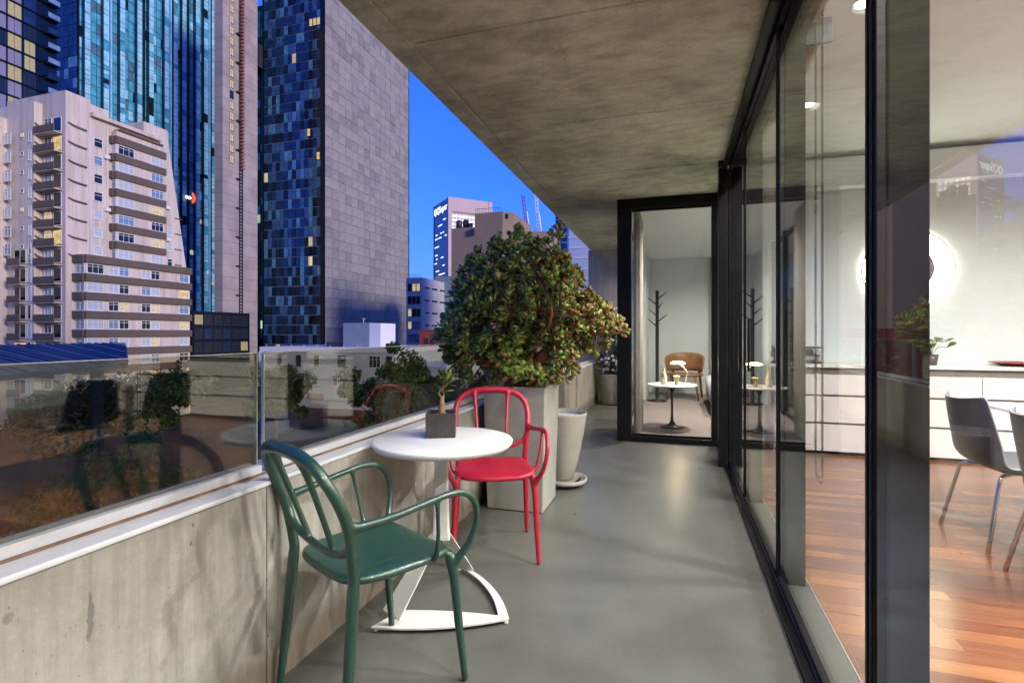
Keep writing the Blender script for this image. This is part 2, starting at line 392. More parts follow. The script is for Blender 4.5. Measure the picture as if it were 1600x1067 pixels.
def spline(pts, n=8):
    """Catmull-Rom through tuples of any dimension"""
    P = [np.array(p, float) for p in pts]; out = []
    P = [2 * P[0] - P[1]] + P + [2 * P[-1] - P[-2]]
    for i in range(1, len(P) - 2):
        for k in range(n):
            t = k / n; a, b, c, d = P[i - 1], P[i], P[i + 1], P[i + 2]
            out.append(.5 * (2 * b + (c - a) * t + (2 * a - 5 * b + 4 * c - d) * t * t + (3 * b - a - 3 * c + d) * t ** 3))
    out.append(P[-2]); return out

# ================================================================== THE BUILDING: balcony, glazing, rooms
Y0, Y1 = -4.2, 9.45          # ends of the balcony
CE = 2.70
b = MB(); b.box(-1.50, .452, Y0, Y1 + .2, -.35, 0); struct(b.build('floor', 'concrete_floor'))
# soffit slab with outer strip, drip groove and form-board panels
cs = struct(MB().box(-1.447, .418, Y0, 11.2, CE + .012, CE + .36).build('ceiling', 'concrete_soffit'))
MB().box(-1.447, -1.318, Y0, 11.2, CE, CE + .0125).build('edge_strip', 'concrete_soffit', cs)
js = [Y0] + [2.43 + 1.235 * k for k in range(-5, 6)] + [Y1]
js = [j for j in js if Y0 <= j <= Y1]
for a, c in zip(js[:-1], js[1:]):
    MB().box(-1.296, .418, a + .004, c - .004, CE + random.Random(int(a * 10)).uniform(-.0015, .0015), CE + .0125).build('soffit_panel', 'concrete_soffit', cs, bevel=.003, seg=1)
# upper floors of our own block
ub = thing('apartment_block', 'upper storeys of the concrete apartment block over the balcony', 'building', (.62, -18, 3.4))
MB().box(.62, 14, -18, 13, 3.41, 30).build('wall', 'concrete_wall', ub)
for k in range(4): MB().box(-1.447, .615, -18, 13, 6.0 + 3.3 * k, 6.3 + 3.3 * k).build('balcony_slab', 'concrete_soffit', ub)

# parapet in cast lengths
pw = thing('parapet_wall', 'low raw concrete parapet wall along the left edge of the balcony', 'wall', (-1.40, Y0, 0))
seg = [Y0, -.98, 1.432, 3.85, 6.27, Y1]
for a, c in zip(seg[:-1], seg[1:]): MB().box(-1.50, -1.31, a + .0025, c - .0025, -.5, .688).build('wall_panel', 'concrete_parapet', pw, bevel=.004, seg=1)
cap = MB()
for a, c in zip(seg[:-1], seg[1:]): MB().box(-1.52, -1.302, a + .001, c - .001, .6885, .704).build('cap', 'zinc_cap', pw, bevel=.004)
MB().box(-1.388, -1.381, Y0, Y1 - .02, .7045, .711).build('sealant_strip', 'rust_seal', pw)
# glass balustrade
gb = [(-3.35, -.93), (-.90, 1.497), (1.532, 3.95), (3.985, 6.40), (6.435, 7.95), (7.98, 9.42)]
gl = ['clear glass balustrade pane behind the viewer end of the parapet', 'large clear balustrade pane at the photo\'s left edge, mirroring the green chair',
      'clear balustrade pane behind the white cafe table', 'clear balustrade pane behind the tall planter with the jade tree',
      'narrow clear balustrade pane beyond the round pot', 'last clear balustrade pane beside the concrete end wall']
for (a, c), t in zip(gb, gl):
    g = thing('balustrade_pane', t, 'balustrade', (-1.42, a, .704), group='glass balustrade panes on the parapet')
    MB().box(-1.428, -1.416, a, c, .712, 1.13).build('pane', 'glass_rail', g, bevel=.002, seg=1)
    MB().box(-1.4285, -1.4155, a + .002, c - .002, 1.1302, 1.1325).build('top_edge', 'glass_edge', g)
    for y_ in (a - .0022, c + .0002): MB().box(-1.4285, -1.4155, y_, y_ + .002, .712, 1.13).build('side_edge', 'glass_edge', g)
    MB().box(-1.455, -1.4295, a + .004, c - .004, .7045, .738).box(-1.4145, -1.389, a + .004, c - .004, .7045, .738).build('channel', 'anodised', g, bevel=.002, seg=1)
# end walls of the balcony
ew = thing('end_wall', 'raw concrete wall closing the far end of the balcony', 'wall', (-1.0, Y1, 0))
MB().box(-1.50, -.56, Y1, Y1 + .25, 0, 1.34).box(-1.50, -.56, Y1, Y1 + .25, 1.345, CE + .01).build('wall_panel', 'concrete_wall', ew, bevel=.004, seg=1)
ew2 = thing('end_wall', 'raw concrete wall closing the balcony behind the viewer', 'wall', (-1.0, Y0, 0))
MB().box(-1.50, .62, Y0 - .25, Y0, -.3, CE + .01).build('wall_panel', 'concrete_wall', ew2)

# ---- glazed wall to the living room
gw = thing('window_wall', 'black steel framed glass wall between balcony and living room', 'window wall', (.5, 0, 0))
cols = [-2.25, -1.0, .235, 1.485, 2.727, 3.98]
PX = .478
for yc in cols:
    MB().box(.4965, .582, yc, yc + .088, 0.02, CE).build('post', 'post_black', gw, bevel=.004)
    MB().box(.470, .496, yc + .008, yc + .080, 0.0205, CE).build('stile', 'black_steel', gw, bevel=.004)
    MB().box(.4665, .4698, yc + .022, yc + .036, .0205, CE).build('stile_bead', 'black_rubber', gw)
    MB().box(.4665, .4698, yc + .052, yc + .066, .0205, CE).build('stile_bead', 'black_rubber', gw)
ends = cols + [5.03]
for i in range(len(ends) - 1):
    a, c = ends[i] + .0805, ends[i + 1] + .0095
    MB().box(PX - .005, PX + .005, a, min(c, 5.0345), .052, CE - .045).build('pane', 'glass_clear', gw)
    c = min(c, 5.0345)
    MB().box(.464, .492, a, c, .022, .052).build('rail', 'black_steel', gw, bevel=.002, seg=1)
    MB().box(.464, .492, a, c, CE - .045, CE - .0).build('rail', 'black_steel', gw, bevel=.002, seg=1)
MB().box(.425, .462, Y0, 5.03, 0.001, .014).build('track', 'black_steel', gw)
MB().box(.4625, .600, Y0, 5.03, 0.001, .02).build('sill', 'concrete_floor', gw)
MB().box(.4635, .4655, Y0, 5.03, .0205, .026).box(.4745, .4765, Y0, 5.03, .0205, .026).build('track_rail', 'bright_edge', gw)
MB().box(.6005, .6045, Y0, 5.03, .001, .023).build('sill_trim', 'bright_edge', gw)
MB().box(.405, .6, Y0, 5.03, CE, CE + .09).build('header', 'black_steel', gw)
MB().box(.405, .445, Y0, 5.03, CE - .03, CE).build('header_fascia', 'black_steel', gw)
MB().box(.565, .60, Y0, 5.03, 2.62, CE).build('blind_pelmet', 'black_steel', gw)
# corner post and sliding leaf at the far end
MB().box(.375, .452, 5.035, 5.13, 0.001, CE - .015).box(.458, .60, 5.035, 5.13, 0.001, CE - .015).build('jamb', 'black_steel', gw, bevel=.004)
MB().box(.36, .40, 4.86, 4.90, CE - .05, CE).build('door_stop', 'black_steel', gw)
MB().box(PX - .005, PX + .005, 5.131, 5.93, .05, CE - .05).build('pane', 'glass_clear', gw)
for z_ in (.001, CE - .05): MB().box(.462, .50, 5.131, 5.93, z_, z_ + .0495).build('rail', 'black_steel', gw)
MB().box(.435, .452, 4.035, 4.075, .93, 1.30).build('door_handle', 'black_steel', gw, bevel=.003)

# ---- bedroom box
BX, BY = -.60, 5.99
bw = thing('bedroom_glazing', 'black framed glass front of the bedroom that juts onto the balcony', 'window wall', (0, BY, 0))
MB().box(BX - .02, .56, BY - .05, BY + .03, .001, .06).build('sill', 'black_steel', bw, bevel=.003)
MB().box(BX - .02, .56, BY - .05, BY + .06, CE - .115, CE).build('header', 'black_steel', bw, bevel=.003)
MB().box(BX - .02, BX + .135, BY - .04, BY + .10, .0605, CE - .1155).build('corner_post', 'black_steel', bw, bevel=.003)
MB().box(.375, .56, BY - .045, BY + .10, .0605, CE - .1155).build('jamb', 'black_steel', bw, bevel=.003)
for z_ in (.0605, CE - .14): MB().box(BX + .14, .372, BY - .015, BY + .015, z_, z_ + .0242).build('rail', 'black_steel', bw)
MB().box(BX + .1355, .3745, BY - .005, BY + .005, .0855, CE - .1405).build('pane', 'glass_clear', bw)
for k, (a, c) in enumerate(((BY + .1, 7.25), (7.31, 8.45), (8.51, Y1))):
    MB().box(BX - .005, BX + .005, a, c, .06, CE - .10).build('side_pane', 'glass_clear', bw)
    for z_ in (.001, CE - .0995): MB().box(BX - .02, BX + .02, a, c, z_, z_ + .0585).build('side_rail', 'black_steel', bw)
    MB().box(BX - .025, BX + .035, c, c + .06, .001, CE).build('mullion', 'black_steel', bw)
rf = MB().box(BX + .02, 4.2, BY + .03, 11.2, -.30, .004); struct(rf.build('bedroom_floor', 'carpet'))
struct(MB().box(.42, 4.2, BY + .11, 11.2, CE + .005, CE + .3).build('bedroom_ceiling', 'interior_ceiling'))
struct(MB().box(BX, .42, BY + .11, 11.2, CE - .004, CE + .01).build('bedroom_ceiling', 'interior_ceiling'))
struct(MB().box(BX - .02, 4.2, 11.0, 11.2, .004, CE).build('bedroom_wall', 'interior_wall'))
struct(MB().box(4.0, 4.2, 6.3, 11.0, .004, CE).build('bedroom_wall', 'interior_wall'))
struct(MB().box(BX - .02, BX + .1, Y1 + .26, 11.0, .004, CE).build('bedroom_wall', 'interior_wall'))

# ---- living room shell
KW = 6.25; KC = 3.05
struct(MB().box(.605, 7.0, Y0 - .25, KW + .15, -.35, .0).build('room_floor', 'shadow_gap'))
struct(MB().box(.56, 7.0, KW, KW + .12, .0, KC).build('room_wall', 'interior_wall'))
struct(MB().box(6.8, 7.0, Y0, KW, .0, KC).build('room_wall', 'interior_wall'))
struct(MB().box(.605, 7.0, Y0 - .25, Y0, .0, KC).build('room_wall', 'interior_wall'))
struct(MB().box(.60, 7.0, Y0 - .25, KW + .12, KC, KC + .3).build('room_ceiling', 'interior_ceiling'))
struct(MB().box(.60, .66, Y0, KW, CE + .0, KC).build('room_wall', 'interior_wall'))
struct(MB().box(.44, .60, Y0, 5.99, CE + .0905, KC + .32).build('room_wall', 'concrete_wall'))
# floor boards: the ones in view are single boards
fl = bpy.data.objects['room_floor']; ORG[fl.name] = (0, 0, 0)
rnd = random.Random(5); BWD = .085; rest = MB(); nb = 0; y = Y0 + .01
while y < KW - .01:
    x = .6055 - (rnd.random() * 1.2)
    while x < 6.79:
        L = rnd.choice((.6, .9, 1.2, 1.5, 1.8)); a, c = max(x, .6055), min(x + L, 6.79); x += L
        if c - a < .05: continue
        seen = y > 1.45 and y < 5.85 and a < 3.4
        m_ = rest
        if seen and nb < 300: m_ = MB()
        m_.box(a + .0006, c - .0006, y + .0006, min(y + BWD, KW) - .0006, .0005, .018 + rnd.uniform(-.0004, .0004))
        if m_ is not rest: m_.build('floor_board', 'jarrah_board', fl); nb += 1
    y += BWD
tag(rest.build('floor_boards', 'jarrah_board', fl), kind='stuff')

# ================================================================== LAMPS AND INTERIOR THINGS
def spot_area(parent, loc, power, size, color, rot=(0, 0, 0), spread=R(160)):
    l = bpy.data.lights.new('light', 'AREA'); l.shape = 'DISK'; l.size = size; l.energy = power; l.color = color; l.spread = spread
    o = bpy.data.objects.new('light', l); COL.objects.link(o); o.location = loc; o.rotation_euler = rot
    return o
dl = [((1.02, 4.75), 'added ceiling downlight above the sideboard end, brightening the far floor'), ((1.02, 3.38), 'ceiling downlight in the living room near the roller blind chain'), ((1.02, 2.1), 'ceiling downlight in the living room by the nearest glass post'), ((1.02, .75), 'ceiling downlight in the living room beside the viewer'), ((1.02, -.5), 'ceiling downlight in the living room just behind the viewer'),  # the lamp above the sideboard end is added, to brighten the far floor
      ((1.02, -2.0), 'ceiling downlight in the living room far behind the viewer'), ((3.3, 3.3), 'added unseen downlight for the jade tree, over the far side of the dining table'), ((3.3, 1.95), 'added unseen downlight for the jade tree, over the near end of the dining table'), ((3.3, .6), 'added unseen downlight for the jade tree, deep in the living room')]  # the three deeper lamps are unseen, added to light the jade tree
WARM = (1.0, .96, .90)
for (x, y), t in dl:
    d = thing('downlight', t, 'downlight', (x, y, KC), group='recessed ceiling downlights')
    MB().lathe([(.055, 0), (.055, -.006), (.072, -.006), (.075, 0)], (x, y, KC), 28, cap=False).build('trim_ring', 'chrome', d)
    MB().lathe([(.001, -.002), (.05, -.002)], (x, y, KC), 24, cap=False).build('diffuser', 'downlight_glow', d)
    spot_area(d, (x, y, KC - .02), (135 if y > 3 else (185 if y > 1 else 62)) if x > 2 else ((8 if y > 4 else 45) if y > 3 else 46), .16, WARM)

# big round wall lamp
L = (2.24, KW, 1.845)
wl_ = thing('wall_lamp', 'large round glowing wall lamp with a small dark centre, above the sideboard', 'lamp', L)
def disc_y(mb, prof, c, seg=56, m=0):
    vs = []; fs = []; k = len(prof)
    for j in range(seg):
        a = 2 * math.pi * j / seg
        for r, d in prof: vs.append((c[0] + r * math.cos(a), c[1] - d, c[2] + r * math.sin(a)))
    for j in range(seg):
        jn = (j + 1) % seg
        for i in range(k - 1): fs.append((j * k + i, j * k + i + 1, jn * k + i + 1, jn * k + i))
    return mb.add(vs, fs, m, True)
disc_y(MB(), [(.405, .030), (.405, .036), (.392, .038), (.392, .03)], L).build('rim', 'pot_cement', wl_)
disc_y(MB(), [(.20, .010), (.37, .018), (.391, .034), (.38, .05), (.30, .066), (.20, .07), (.001, .07)], L).build('diffuser', 'lamp_glow', wl_)
disc_y(MB(), [(.21, .085), (.20, .105), (.12, .13), (.001, .14)], L).build('centre_dome', 'lamp_grey', wl_)
disc_y(MB(), [(.03, .05), (.03, .11)], L).build('stem', 'chrome', wl_)

# smoke detector / sprinkler
sp = thing('sprinkler', 'small round wall sprinkler head high on the white living room wall', 'sprinkler', (2.53, KW, 2.91))
disc_y(MB(), [(.075, .0), (.07, .012), (.035, .016)], (2.53, KW, 2.91), 28).build('rosette', 'counter_white', sp)
disc_y(MB(), [(.035, .014), (.03, .05), (.001, .05)], (2.53, KW, 2.91), 20).build('head', 'black_steel', sp)

# sideboard
SX0, SX1, SY0 = .95, 5.2, 5.77
sb = thing('sideboard', 'long white drawer sideboard along the living room back wall', 'sideboard', (SX0, SY0, 0))
MB().box(SX0 + .01, SX1, SY0 + .02, KW - .002, .06, .865).build('carcass', 'shadow_gap', sb)
MB().box(SX0 + .05, SX1 - .05, SY0 + .06, KW - .01, .018, .06).build('plinth', 'black_steel', sb)
MB().box(SX0 - .04, SX1 + .02, SY0 - .015, KW - .002, .866, .90).build('counter_top', 'counter_white', sb, bevel=.006)
MB().box(SX0 - .003, SX0 + .0095, SY0 + .02, KW - .003, .02, .865).build('end_panel', 'cabinet_white', sb)
xs = [SX0 + .005, 1.80, 2.655, 3.51, 4.36, SX1]
for a, c in zip(xs[:-1], xs[1:]):
    for z0, z1 in ((.055, .315), (.335, .585), (.605, .80)):
        MB().box(a + .003, c - .003, SY0, SY0 + .019, z0, z1).build('drawer', 'cabinet_white', sb, bevel=.002, seg=1)
# radio
t = thing('radio', 'silver table radio with black display on the sideboard', 'radio', (1.22, 5.9, .9))
MB().box(1.06, 1.38, 5.84, 6.02, .925, 1.055).build('body', 'radio_silver', t, bevel=.02, seg=3)
MB().box(1.055, 1.385, 5.83, 6.03, .901, .925).build('base', 'screen_black', t, bevel=.008)
MB().box(1.055, 1.385, 5.83, 6.03, 1.0555, 1.07).build('top_plate', 'screen_black', t, bevel=.006)
MB().box(1.10, 1.31, 5.834, 5.8395, .975, 1.045).build('display', 'screen_black', t)
disc_y(MB(), [(.028, 0), (.026, .015), (.001, .015)], (1.345, 5.84, .985), 20).build('knob', 'chrome', t)
# small ornaments
def candlestick(x, y, label, h):
    t = thing('candlestick', label, 'candlestick', (x, y, .9), group='ornaments on the sideboard end')
    MB().lathe([(.001, 0), (.035, 0), (.035, .01), (.008, .025), (.006, h * .6), (.014, h * .65), (.006, h * .7), (.012, h), (.001, h)], (x, y, .9), 14).build('stem', 'black_steel', t)
    for k in range(3):
        a = k * 2.1; p = [(x, y, .9 + h * .55), (x + .05 * math.cos(a), y + .05 * math.sin(a), .9 + h * .5), (x + .07 * math.cos(a), y + .07 * math.sin(a), .9 + h * .8)]
        MB().tube(spline(p, 5), .006, 6).build('branch', 'black_steel', t)
candlestick(1.00, 5.95, 'taller dark branching candlestick on the sideboard\'s left end', .22)
candlestick(.96, 5.83, 'shorter dark branching candlestick on the sideboard\'s left end', .15)
# potted leafy plant behind the post
t = thing('house_plant', 'small house plant with round green leaves trailing on the sideboard', 'plant', (2.33, 5.95, .9))
MB().lathe([(.001, 0), (.05, 0), (.065, .10), (.055, .10), (.05, .085), (.001, .085)], (2.33, 5.95, .9), 24).build('pot', 'dark_ceramic', t)
rr = random.Random(3)
def leaf_mesh(L_=.05, W_=.03, T_=.004, mt='jade_leaf', name='leaf'):
    ring = [(0, 0), (.25, .38), (.55, .85), (.8, 1.0), (.97, .55), (1.04, 0)]
    top = []
    for u, w in ring: top.append((w * W_ / 2, u * L_))
    out = [(x, y_) for x, y_ in top] + [(-x, y_) for x, y_ in top[-2:0:-1]]
    n = len(out); vs = [(x, y_, .12 * (y_ ** 2) / L_ + .5 * abs(x) * .5) for x, y_ in out]
    vs += [(0, L_ * .6, .12 * (.6 * L_) ** 2 / L_ + T_), (0, L_ * .6, .12 * (.6 * L_) ** 2 / L_ - T_)]
    fs = []
    for i in range(n): fs.append((i, (i + 1) % n, n)); fs.append(((i + 1) % n, i, n + 1))
    return vs, fs
v_, f_ = leaf_mesh(.085, .075, .003)
lm = MB().add(v_, f_, 0, True).mesh('leaf', 'lime_leaf')
st = MB()
for k in range(7):
    a = rr.uniform(0, 6.28); r_ = rr.uniform(.06, .15); h = rr.uniform(.02, .16)
    p = (2.33 + r_ * math.cos(a), 5.95 + r_ * math.sin(a) * .6, .98 + h)
    st.tube([(2.33, 5.95, .98), ((2.33 + p[0]) / 2, (5.95 + p[1]) / 2, .98 + h * 1.1), p], .003, 5)
    linked('leaf', lm, t, p, (rr.uniform(-.2, .8), rr.uniform(-.4, .4), a - 1.57))
st.build('stems', 'tree_leaf', t)
t = thing('serving_dish', 'flat dark red serving dish on the sideboard at the photo\'s right edge', 'dish', (3.06, 5.98, .9))
MB().lathe([(.001, .006), (.12, .006), (.13, .0), (.16, .004), (.24, .034), (.25, .036), (.245, .030), (.16, .012), (.001, .012)], (3.06, 5.98, .9), 40).build('dish', 'red_glaze', t)

# roller blind with bead chains
t = thing('roller_blind', 'rolled up blind with a long hanging bead chain inside the glass', 'blind', (.66, 2.7, 2.9))
MB().tube([(.67, 2.86, 2.66), (.67, 3.93, 2.66)], .035, 20).build('roll', 'linen', t)
MB().box(.61, .72, 2.845, 2.86, 2.60, 2.72).build('bracket', 'black_steel', t)
bead = MB().lathe([(.0005, -.0036), (.0032, -.0018), (.0036, 0), (.0032, .0018), (.0005, .0036)], (0, 0, 0), 6).mesh('bead', 'black_rubber')
ch = MB()
def chain(y0, y1, zt, zb):
    pts = []
    n = int((zt - zb) / .011)
    for yy in (y0, y1):
        for i in range(n): pts.append((.622, yy, zt - i * .011))
    for k in range(1, 8):
        a = math.pi * k / 8; pts.append((.622, (y0 + y1) / 2 - math.cos(a) * (y1 - y0) / 2, zb - math.sin(a) * .03))
    for p in pts: ch.lathe([(.0004, -.0042), (.0034, -.002), (.0040, 0), (.0034, .002), (.0004, .0042)], p, 6, smooth=True)
    for yy in (y0, y1): ch.box(.6215, .6225, yy - .0006, yy + .0006, zb, zt)
chain(2.60, 2.715, 2.62, .56); chain(2.618, 2.733, 2.62, .58)
tag(ch.build('bead_chain', 'black_rubber', t), kind='stuff')

# dining table and shell chairs
t = thing('dining_table', 'white rectangular dining table in the living room', 'table', (2.5, 3.1, .018))
MB().box(1.96, 3.0, 1.7, 4.36, .712, .735).build('table_top', 'white_lacquer', t, bevel=.004)
for x in (2.45, 2.9):
    for yy in (1.8, 3.9): MB().box(x - .025, x + .025, yy - .025, yy + .025, .018, .712).build('leg', 'white_steel', t)
def shell_chair(x, y, rz, label):
    t = thing('shell_chair', label, 'chair', (x, y, .018), rz, 'dark shell chairs at the dining table', local=True)
    # local: faces +x, back at -x
    nu, nv = 17, 13; prof = spline([(.25, .415), (.18, .437), (.05, .432), (-.10, .425), (-.19, .455), (-.235, .54), (-.262, .66), (-.285, .78), (-.295, .825)], 3)
    vs = []; fs = []
    for i, p in enumerate(prof):
        u = i / (len(prof) - 1)
        hw = .20 + .03 * math.sin(u * 3.14) if u < .55 else .235 - .065 * ((u - .55) / .45) ** 1.3
        for j in range(nv):
            s_ = j / (nv - 1) * 2 - 1
            cup = (abs(s_) ** 2.4)
            bend = max(0, min(1, (u - .35) / .3))
            xx = p[0] + cup * .075 * bend; zz = p[1] + cup * .035 * (1 - bend)
            if u > .9: zz += -.012 * (1 - abs(s_) ** 2) * ((u - .9) / .1) + .01 * cup
            vs.append((xx, s_ * hw, zz))
    n = len(prof)
    for i in range(n - 1):
        for j in range(nv - 1): fs.append((i * nv + j, i * nv + j + 1, (i + 1) * nv + j + 1, (i + 1) * nv + j))
    o = MB().add(vs, fs, 0, True).build('seat_shell', ['grey_seat', 'purple_shell'], t)
    sm = o.modifiers.new('solid', 'SOLIDIFY'); sm.thickness = .011; sm.offset = 0; sm.material_offset = 1
    sb_ = o.modifiers.new('sub', 'SUBSURF'); sb_.levels = 1; sb_.render_levels = 1
    for sx, sy in ((1, 1), (1, -1), (-1, 1), (-1, -1)):
        pts = [(sx * .05 + .0, sy * .10, .405), (sx * .13, sy * .155, .403), (sx * .155, sy * .175, .385), (sx * .17 , sy * .185, .34), (sx * .24, sy * .225, .0)]
        MB().tube(spline(pts, 5), .0105, 10).build('leg', 'chrome', t)
    MB().box(-.08, .08, -.11, .11, .40, .416).build('seat_mount', 'black_steel', t)
shell_chair(1.83, 3.68, R(4), 'dark purple shell chair on chrome legs, nearer the sideboard')
shell_chair(1.80, 2.98, R(-3), 'dark purple shell chair cut by the photo\'s right edge')

# ---- bedroom things
t = thing('side_table', 'round tulip side table with thin black pedestal in the bedroom', 'table', (-.035, 6.96, .004))
MB().lathe([(.001, 0), (.145, 0), (.15, .006), (.10, .016), (.045, .04), (.022, .085), (.014, .16), (.013, .34), (.018, .44), (.035, .50), (.055, .528), (.001, .528)], (-.035, 6.96, .004), 32).build('pedestal', 'black_steel', t)
MB().lathe([(.001, .529), (.28, .529), (.305, .540), (.305, .546), (.30, .549), (.001, .549)], (-.035, 6.96, .004), 48).build('table_top', 'white_lacquer', t)
TZ = .553
t = thing('pump_bottle', 'pale pump bottle on the bedroom side table', 'bottle', (-.135, 6.92, TZ))
MB().lathe([(.001, 0), (.036, 0), (.038, .01), (.038, .09), (.03, .125), (.013, .15), (.012, .165), (.001, .165)], (-.135, 6.92, TZ), 24).build('body', 'bottle_amber', t)
MB().lathe([(.0385, .02), (.0388, .022), (.0388, .085), (.0385, .087)], (-.135, 6.92, TZ), 24, cap=False).build('bottle_label', 'paper_label', t)
MB().tube([(-.135, 6.92, TZ + .165), (-.135, 6.92, TZ + .235), (-.155, 6.91, TZ + .243), (-.18, 6.905, TZ + .236)], .0055, 8).lathe([(.001, .166), (.014, .166), (.014, .19), (.001, .19)], (-.135, 6.92, TZ), 16).build('pump', 'bottle_amber', t)
t = thing('table_lamp', 'glowing disc table lamp on the bedroom side table', 'lamp', (.04, 6.96, TZ))
MB().lathe([(.001, 0), (.075, 0), (.075, .012), (.001, .012)], (.07, 6.97, TZ), 24).build('base', 'white_steel', t)
MB().tube([(.12, 6.97, TZ + .012), (.155, 6.97, TZ + .16), (.05, 6.96, TZ + .285)], .006, 8).build('arm', 'bright_edge', t)
MB().lathe([(.001, .0), (.085, .0), (.09, .01), (.06, .028), (.001, .03)], (.035, 6.96, TZ + .262), 28).build('lamp_shade', 'bulb_glow', t)
spot_area(t, (.035, 6.96, TZ + .255), 6.0, .14, (1, .78, .5))
t = thing('tea_glass', 'small flared glass lit by the bedroom table lamp', 'glass', (.02, 6.93, TZ))
MB().lathe([(.001, 0), (.028, 0), (.022, .03), (.026, .07), (.044, .11), (.041, .11), (.022, .065), (.001, .05)], (.02, 6.93, TZ), 24).build('bowl', 'bottle_amber', t)
# wooden armchair at the far wall
t = thing('wooden_chair', 'round backed brown wooden chair near the bedroom\'s far wall', 'chair', (.17, 10.1, .004), R(172), local=True); t.scale = (1.22, 1.22, 1.0)
vs = []; fs = []
na, nz = 25, 6
for i in range(na):
    a = R(-100 + 200 * i / (na - 1)); top = .84 - .14 * (abs(i / (na - 1) - .5) * 2) ** 2.5
    for j in range(nz):
        z = .50 + (top - .50) * j / (nz - 1); r_ = .26 + .03 * j / (nz - 1)
        vs.append((r_ * math.sin(a), -r_ * math.cos(a) * .9 + .02, z))
for i in range(na - 1):
    for j in range(nz - 1): fs.append((i * nz + j, (i + 1) * nz + j, (i + 1) * nz + j + 1, i * nz + j + 1))
o = MB().add(vs, fs, 0, True).build('backrest', 'walnut', t); o.modifiers.new('s', 'SOLIDIFY').thickness = .025
MB().lathe([(.001, .42), (.25, .42), (.27, .44), (.26, .465), (.001, .47)], (0, 0, 0), 32).build('seat', 'walnut', t)
for sx in (-1, 1):
    MB().tube([(sx * .17, .17, .43), (sx * .22, .23, 0)], [.022, .014], 10).build('leg', 'walnut', t)
    MB().tube([(sx * .19, -.15, .55), (sx * .23, -.24, 0)], [.022, .014], 10).build('leg', 'walnut', t)
# coat stand
t = thing('coat_stand', 'black branching coat stand in the bedroom', 'coat stand', (-.30, 9.6, .004))
MB().lathe([(.001, 0), (.17, 0), (.17, .02), (.03, .04), (.03, 1.95), (.001, 1.96)], (-.30, 9.6, .004), 18).build('pole', 'black_steel', t)
for k, (z, a) in enumerate(((1.9, .2), (1.8, 3.3), (1.72, 1.0), (1.6, 2.6), (1.5, 0.1), (1.42, 3.5))):
    MB().tube([(-.30, 9.6, z - .10), (-.30 + .16 * math.cos(a), 9.6 + .16 * math.sin(a), z + .03)], [.013, .008], 8).build('peg', 'black_steel', t)
# curtains
def curtain(x0, y0, x1, y1, n, label):
    t = thing('curtain', label, 'curtain', (x0, y0, .02))
    pts = []
    for i in range(n * 8 + 1):
        u = i / (n * 8); d = math.sin(u * n * 2 * math.pi) * .035
        nx, ny = -(y1 - y0), (x1 - x0); l_ = math.hypot(nx, ny)
        pts.append((x0 + (x1 - x0) * u + nx / l_ * d, y0 + (y1 - y0) * u + ny / l_ * d))
    vs = []; fs = []
    for x, y in pts: vs += [(x, y, .03), (x, y, CE - .08)]
    for i in range(len(pts) - 1): fs.append((2 * i, 2 * i + 2, 2 * i + 3, 2 * i + 1))
    o = MB().add(vs, fs, 0, True).build('cloth', 'curtain_cloth', t); o.modifiers.new('s', 'SOLIDIFY').thickness = .006
    MB().tube([(x0, y0, CE - .06), (x1, y1, CE - .06)], .014, 10).build('rail', 'black_steel', t)
curtain(-.42, 6.22, -.42, 6.85, 6, 'grey curtain gathered along the bedroom\'s left glass')
curtain(.66, 10.86, 1.5, 10.86, 6, 'pale curtain on the bedroom\'s far wall')
t = thing('bed', 'bed with crumpled pale linen at the bedroom\'s right', 'bed', (1.2, 8.4, .004))
MB().box(.52, 2.46, 7.9, 9.9, .12, .26).build('frame', 'walnut', t, bevel=.01)
MB().box(.54, 2.44, 7.92, 9.88, .261, .47).build('mattress', 'linen', t, bevel=.05, seg=4)
for x in (.60, 2.36):
    for yy in (8.0, 9.8): MB().box(x - .03, x + .03, yy - .03, yy + .03, .004, .12).build('leg', 'walnut', t)
vs = []; fs = []; nx_, ny_ = 20, 30
for i in range(nx_):
    for j in range(ny_):
        x = .46 + 1.9 * i / (nx_ - 1); yy = 8.0 + 1.5 * j / (ny_ - 1); z = .50 + .02 * math.sin(9 * x + 5 * yy) + .015 * math.sin(17 * yy)
        if i == 0: x = .50; z = .24 + .04 * math.sin(8 * yy)
        elif i == 1: x = .49; z = .47
        vs.append((x, yy, z))
for i in range(nx_ - 1):
    for j in range(ny_ - 1): fs.append((i * ny_ + j, (i + 1) * ny_ + j, (i + 1) * ny_ + j + 1, i * ny_ + j + 1))
MB().add(vs, fs, 0, True).build('blanket', 'linen', t)
d = thing('downlight', 'added bedroom downlight lighting the far balcony floor', 'downlight', (.55, 7.35, CE), group='recessed ceiling downlights')  # unseen lamp, added to throw light onto the far balcony floor
MB().lathe([(.055, 0), (.055, -.006), (.072, -.006), (.075, 0)], (.55, 7.35, CE + .004), 28, cap=False).build('trim_ring', 'chrome', d)
MB().lathe([(.001, -.002), (.05, -.002)], (.55, 7.35, CE + .004), 24, cap=False).build('diffuser', 'downlight_glow', d)
spot_area(d, (.55, 7.35, CE - .02), 60, .1, (1, .90, .78))

d = thing('downlight', 'ceiling downlight near the bedroom\'s far wall', 'downlight', (.95, 8.7, CE), group='recessed ceiling downlights')  # hidden lamp, added to brighten the far end of the balcony
MB().lathe([(.055, 0), (.055, -.006), (.072, -.006), (.075, 0)], (.95, 8.7, CE + .004), 28, cap=False).build('trim_ring', 'chrome', d)
MB().lathe([(.001, -.002), (.05, -.002)], (.95, 8.7, CE + .004), 24, cap=False).build('diffuser', 'downlight_glow', d)
spot_area(d, (.95, 8.7, CE - .03), 42, .1, (1, .90, .76))
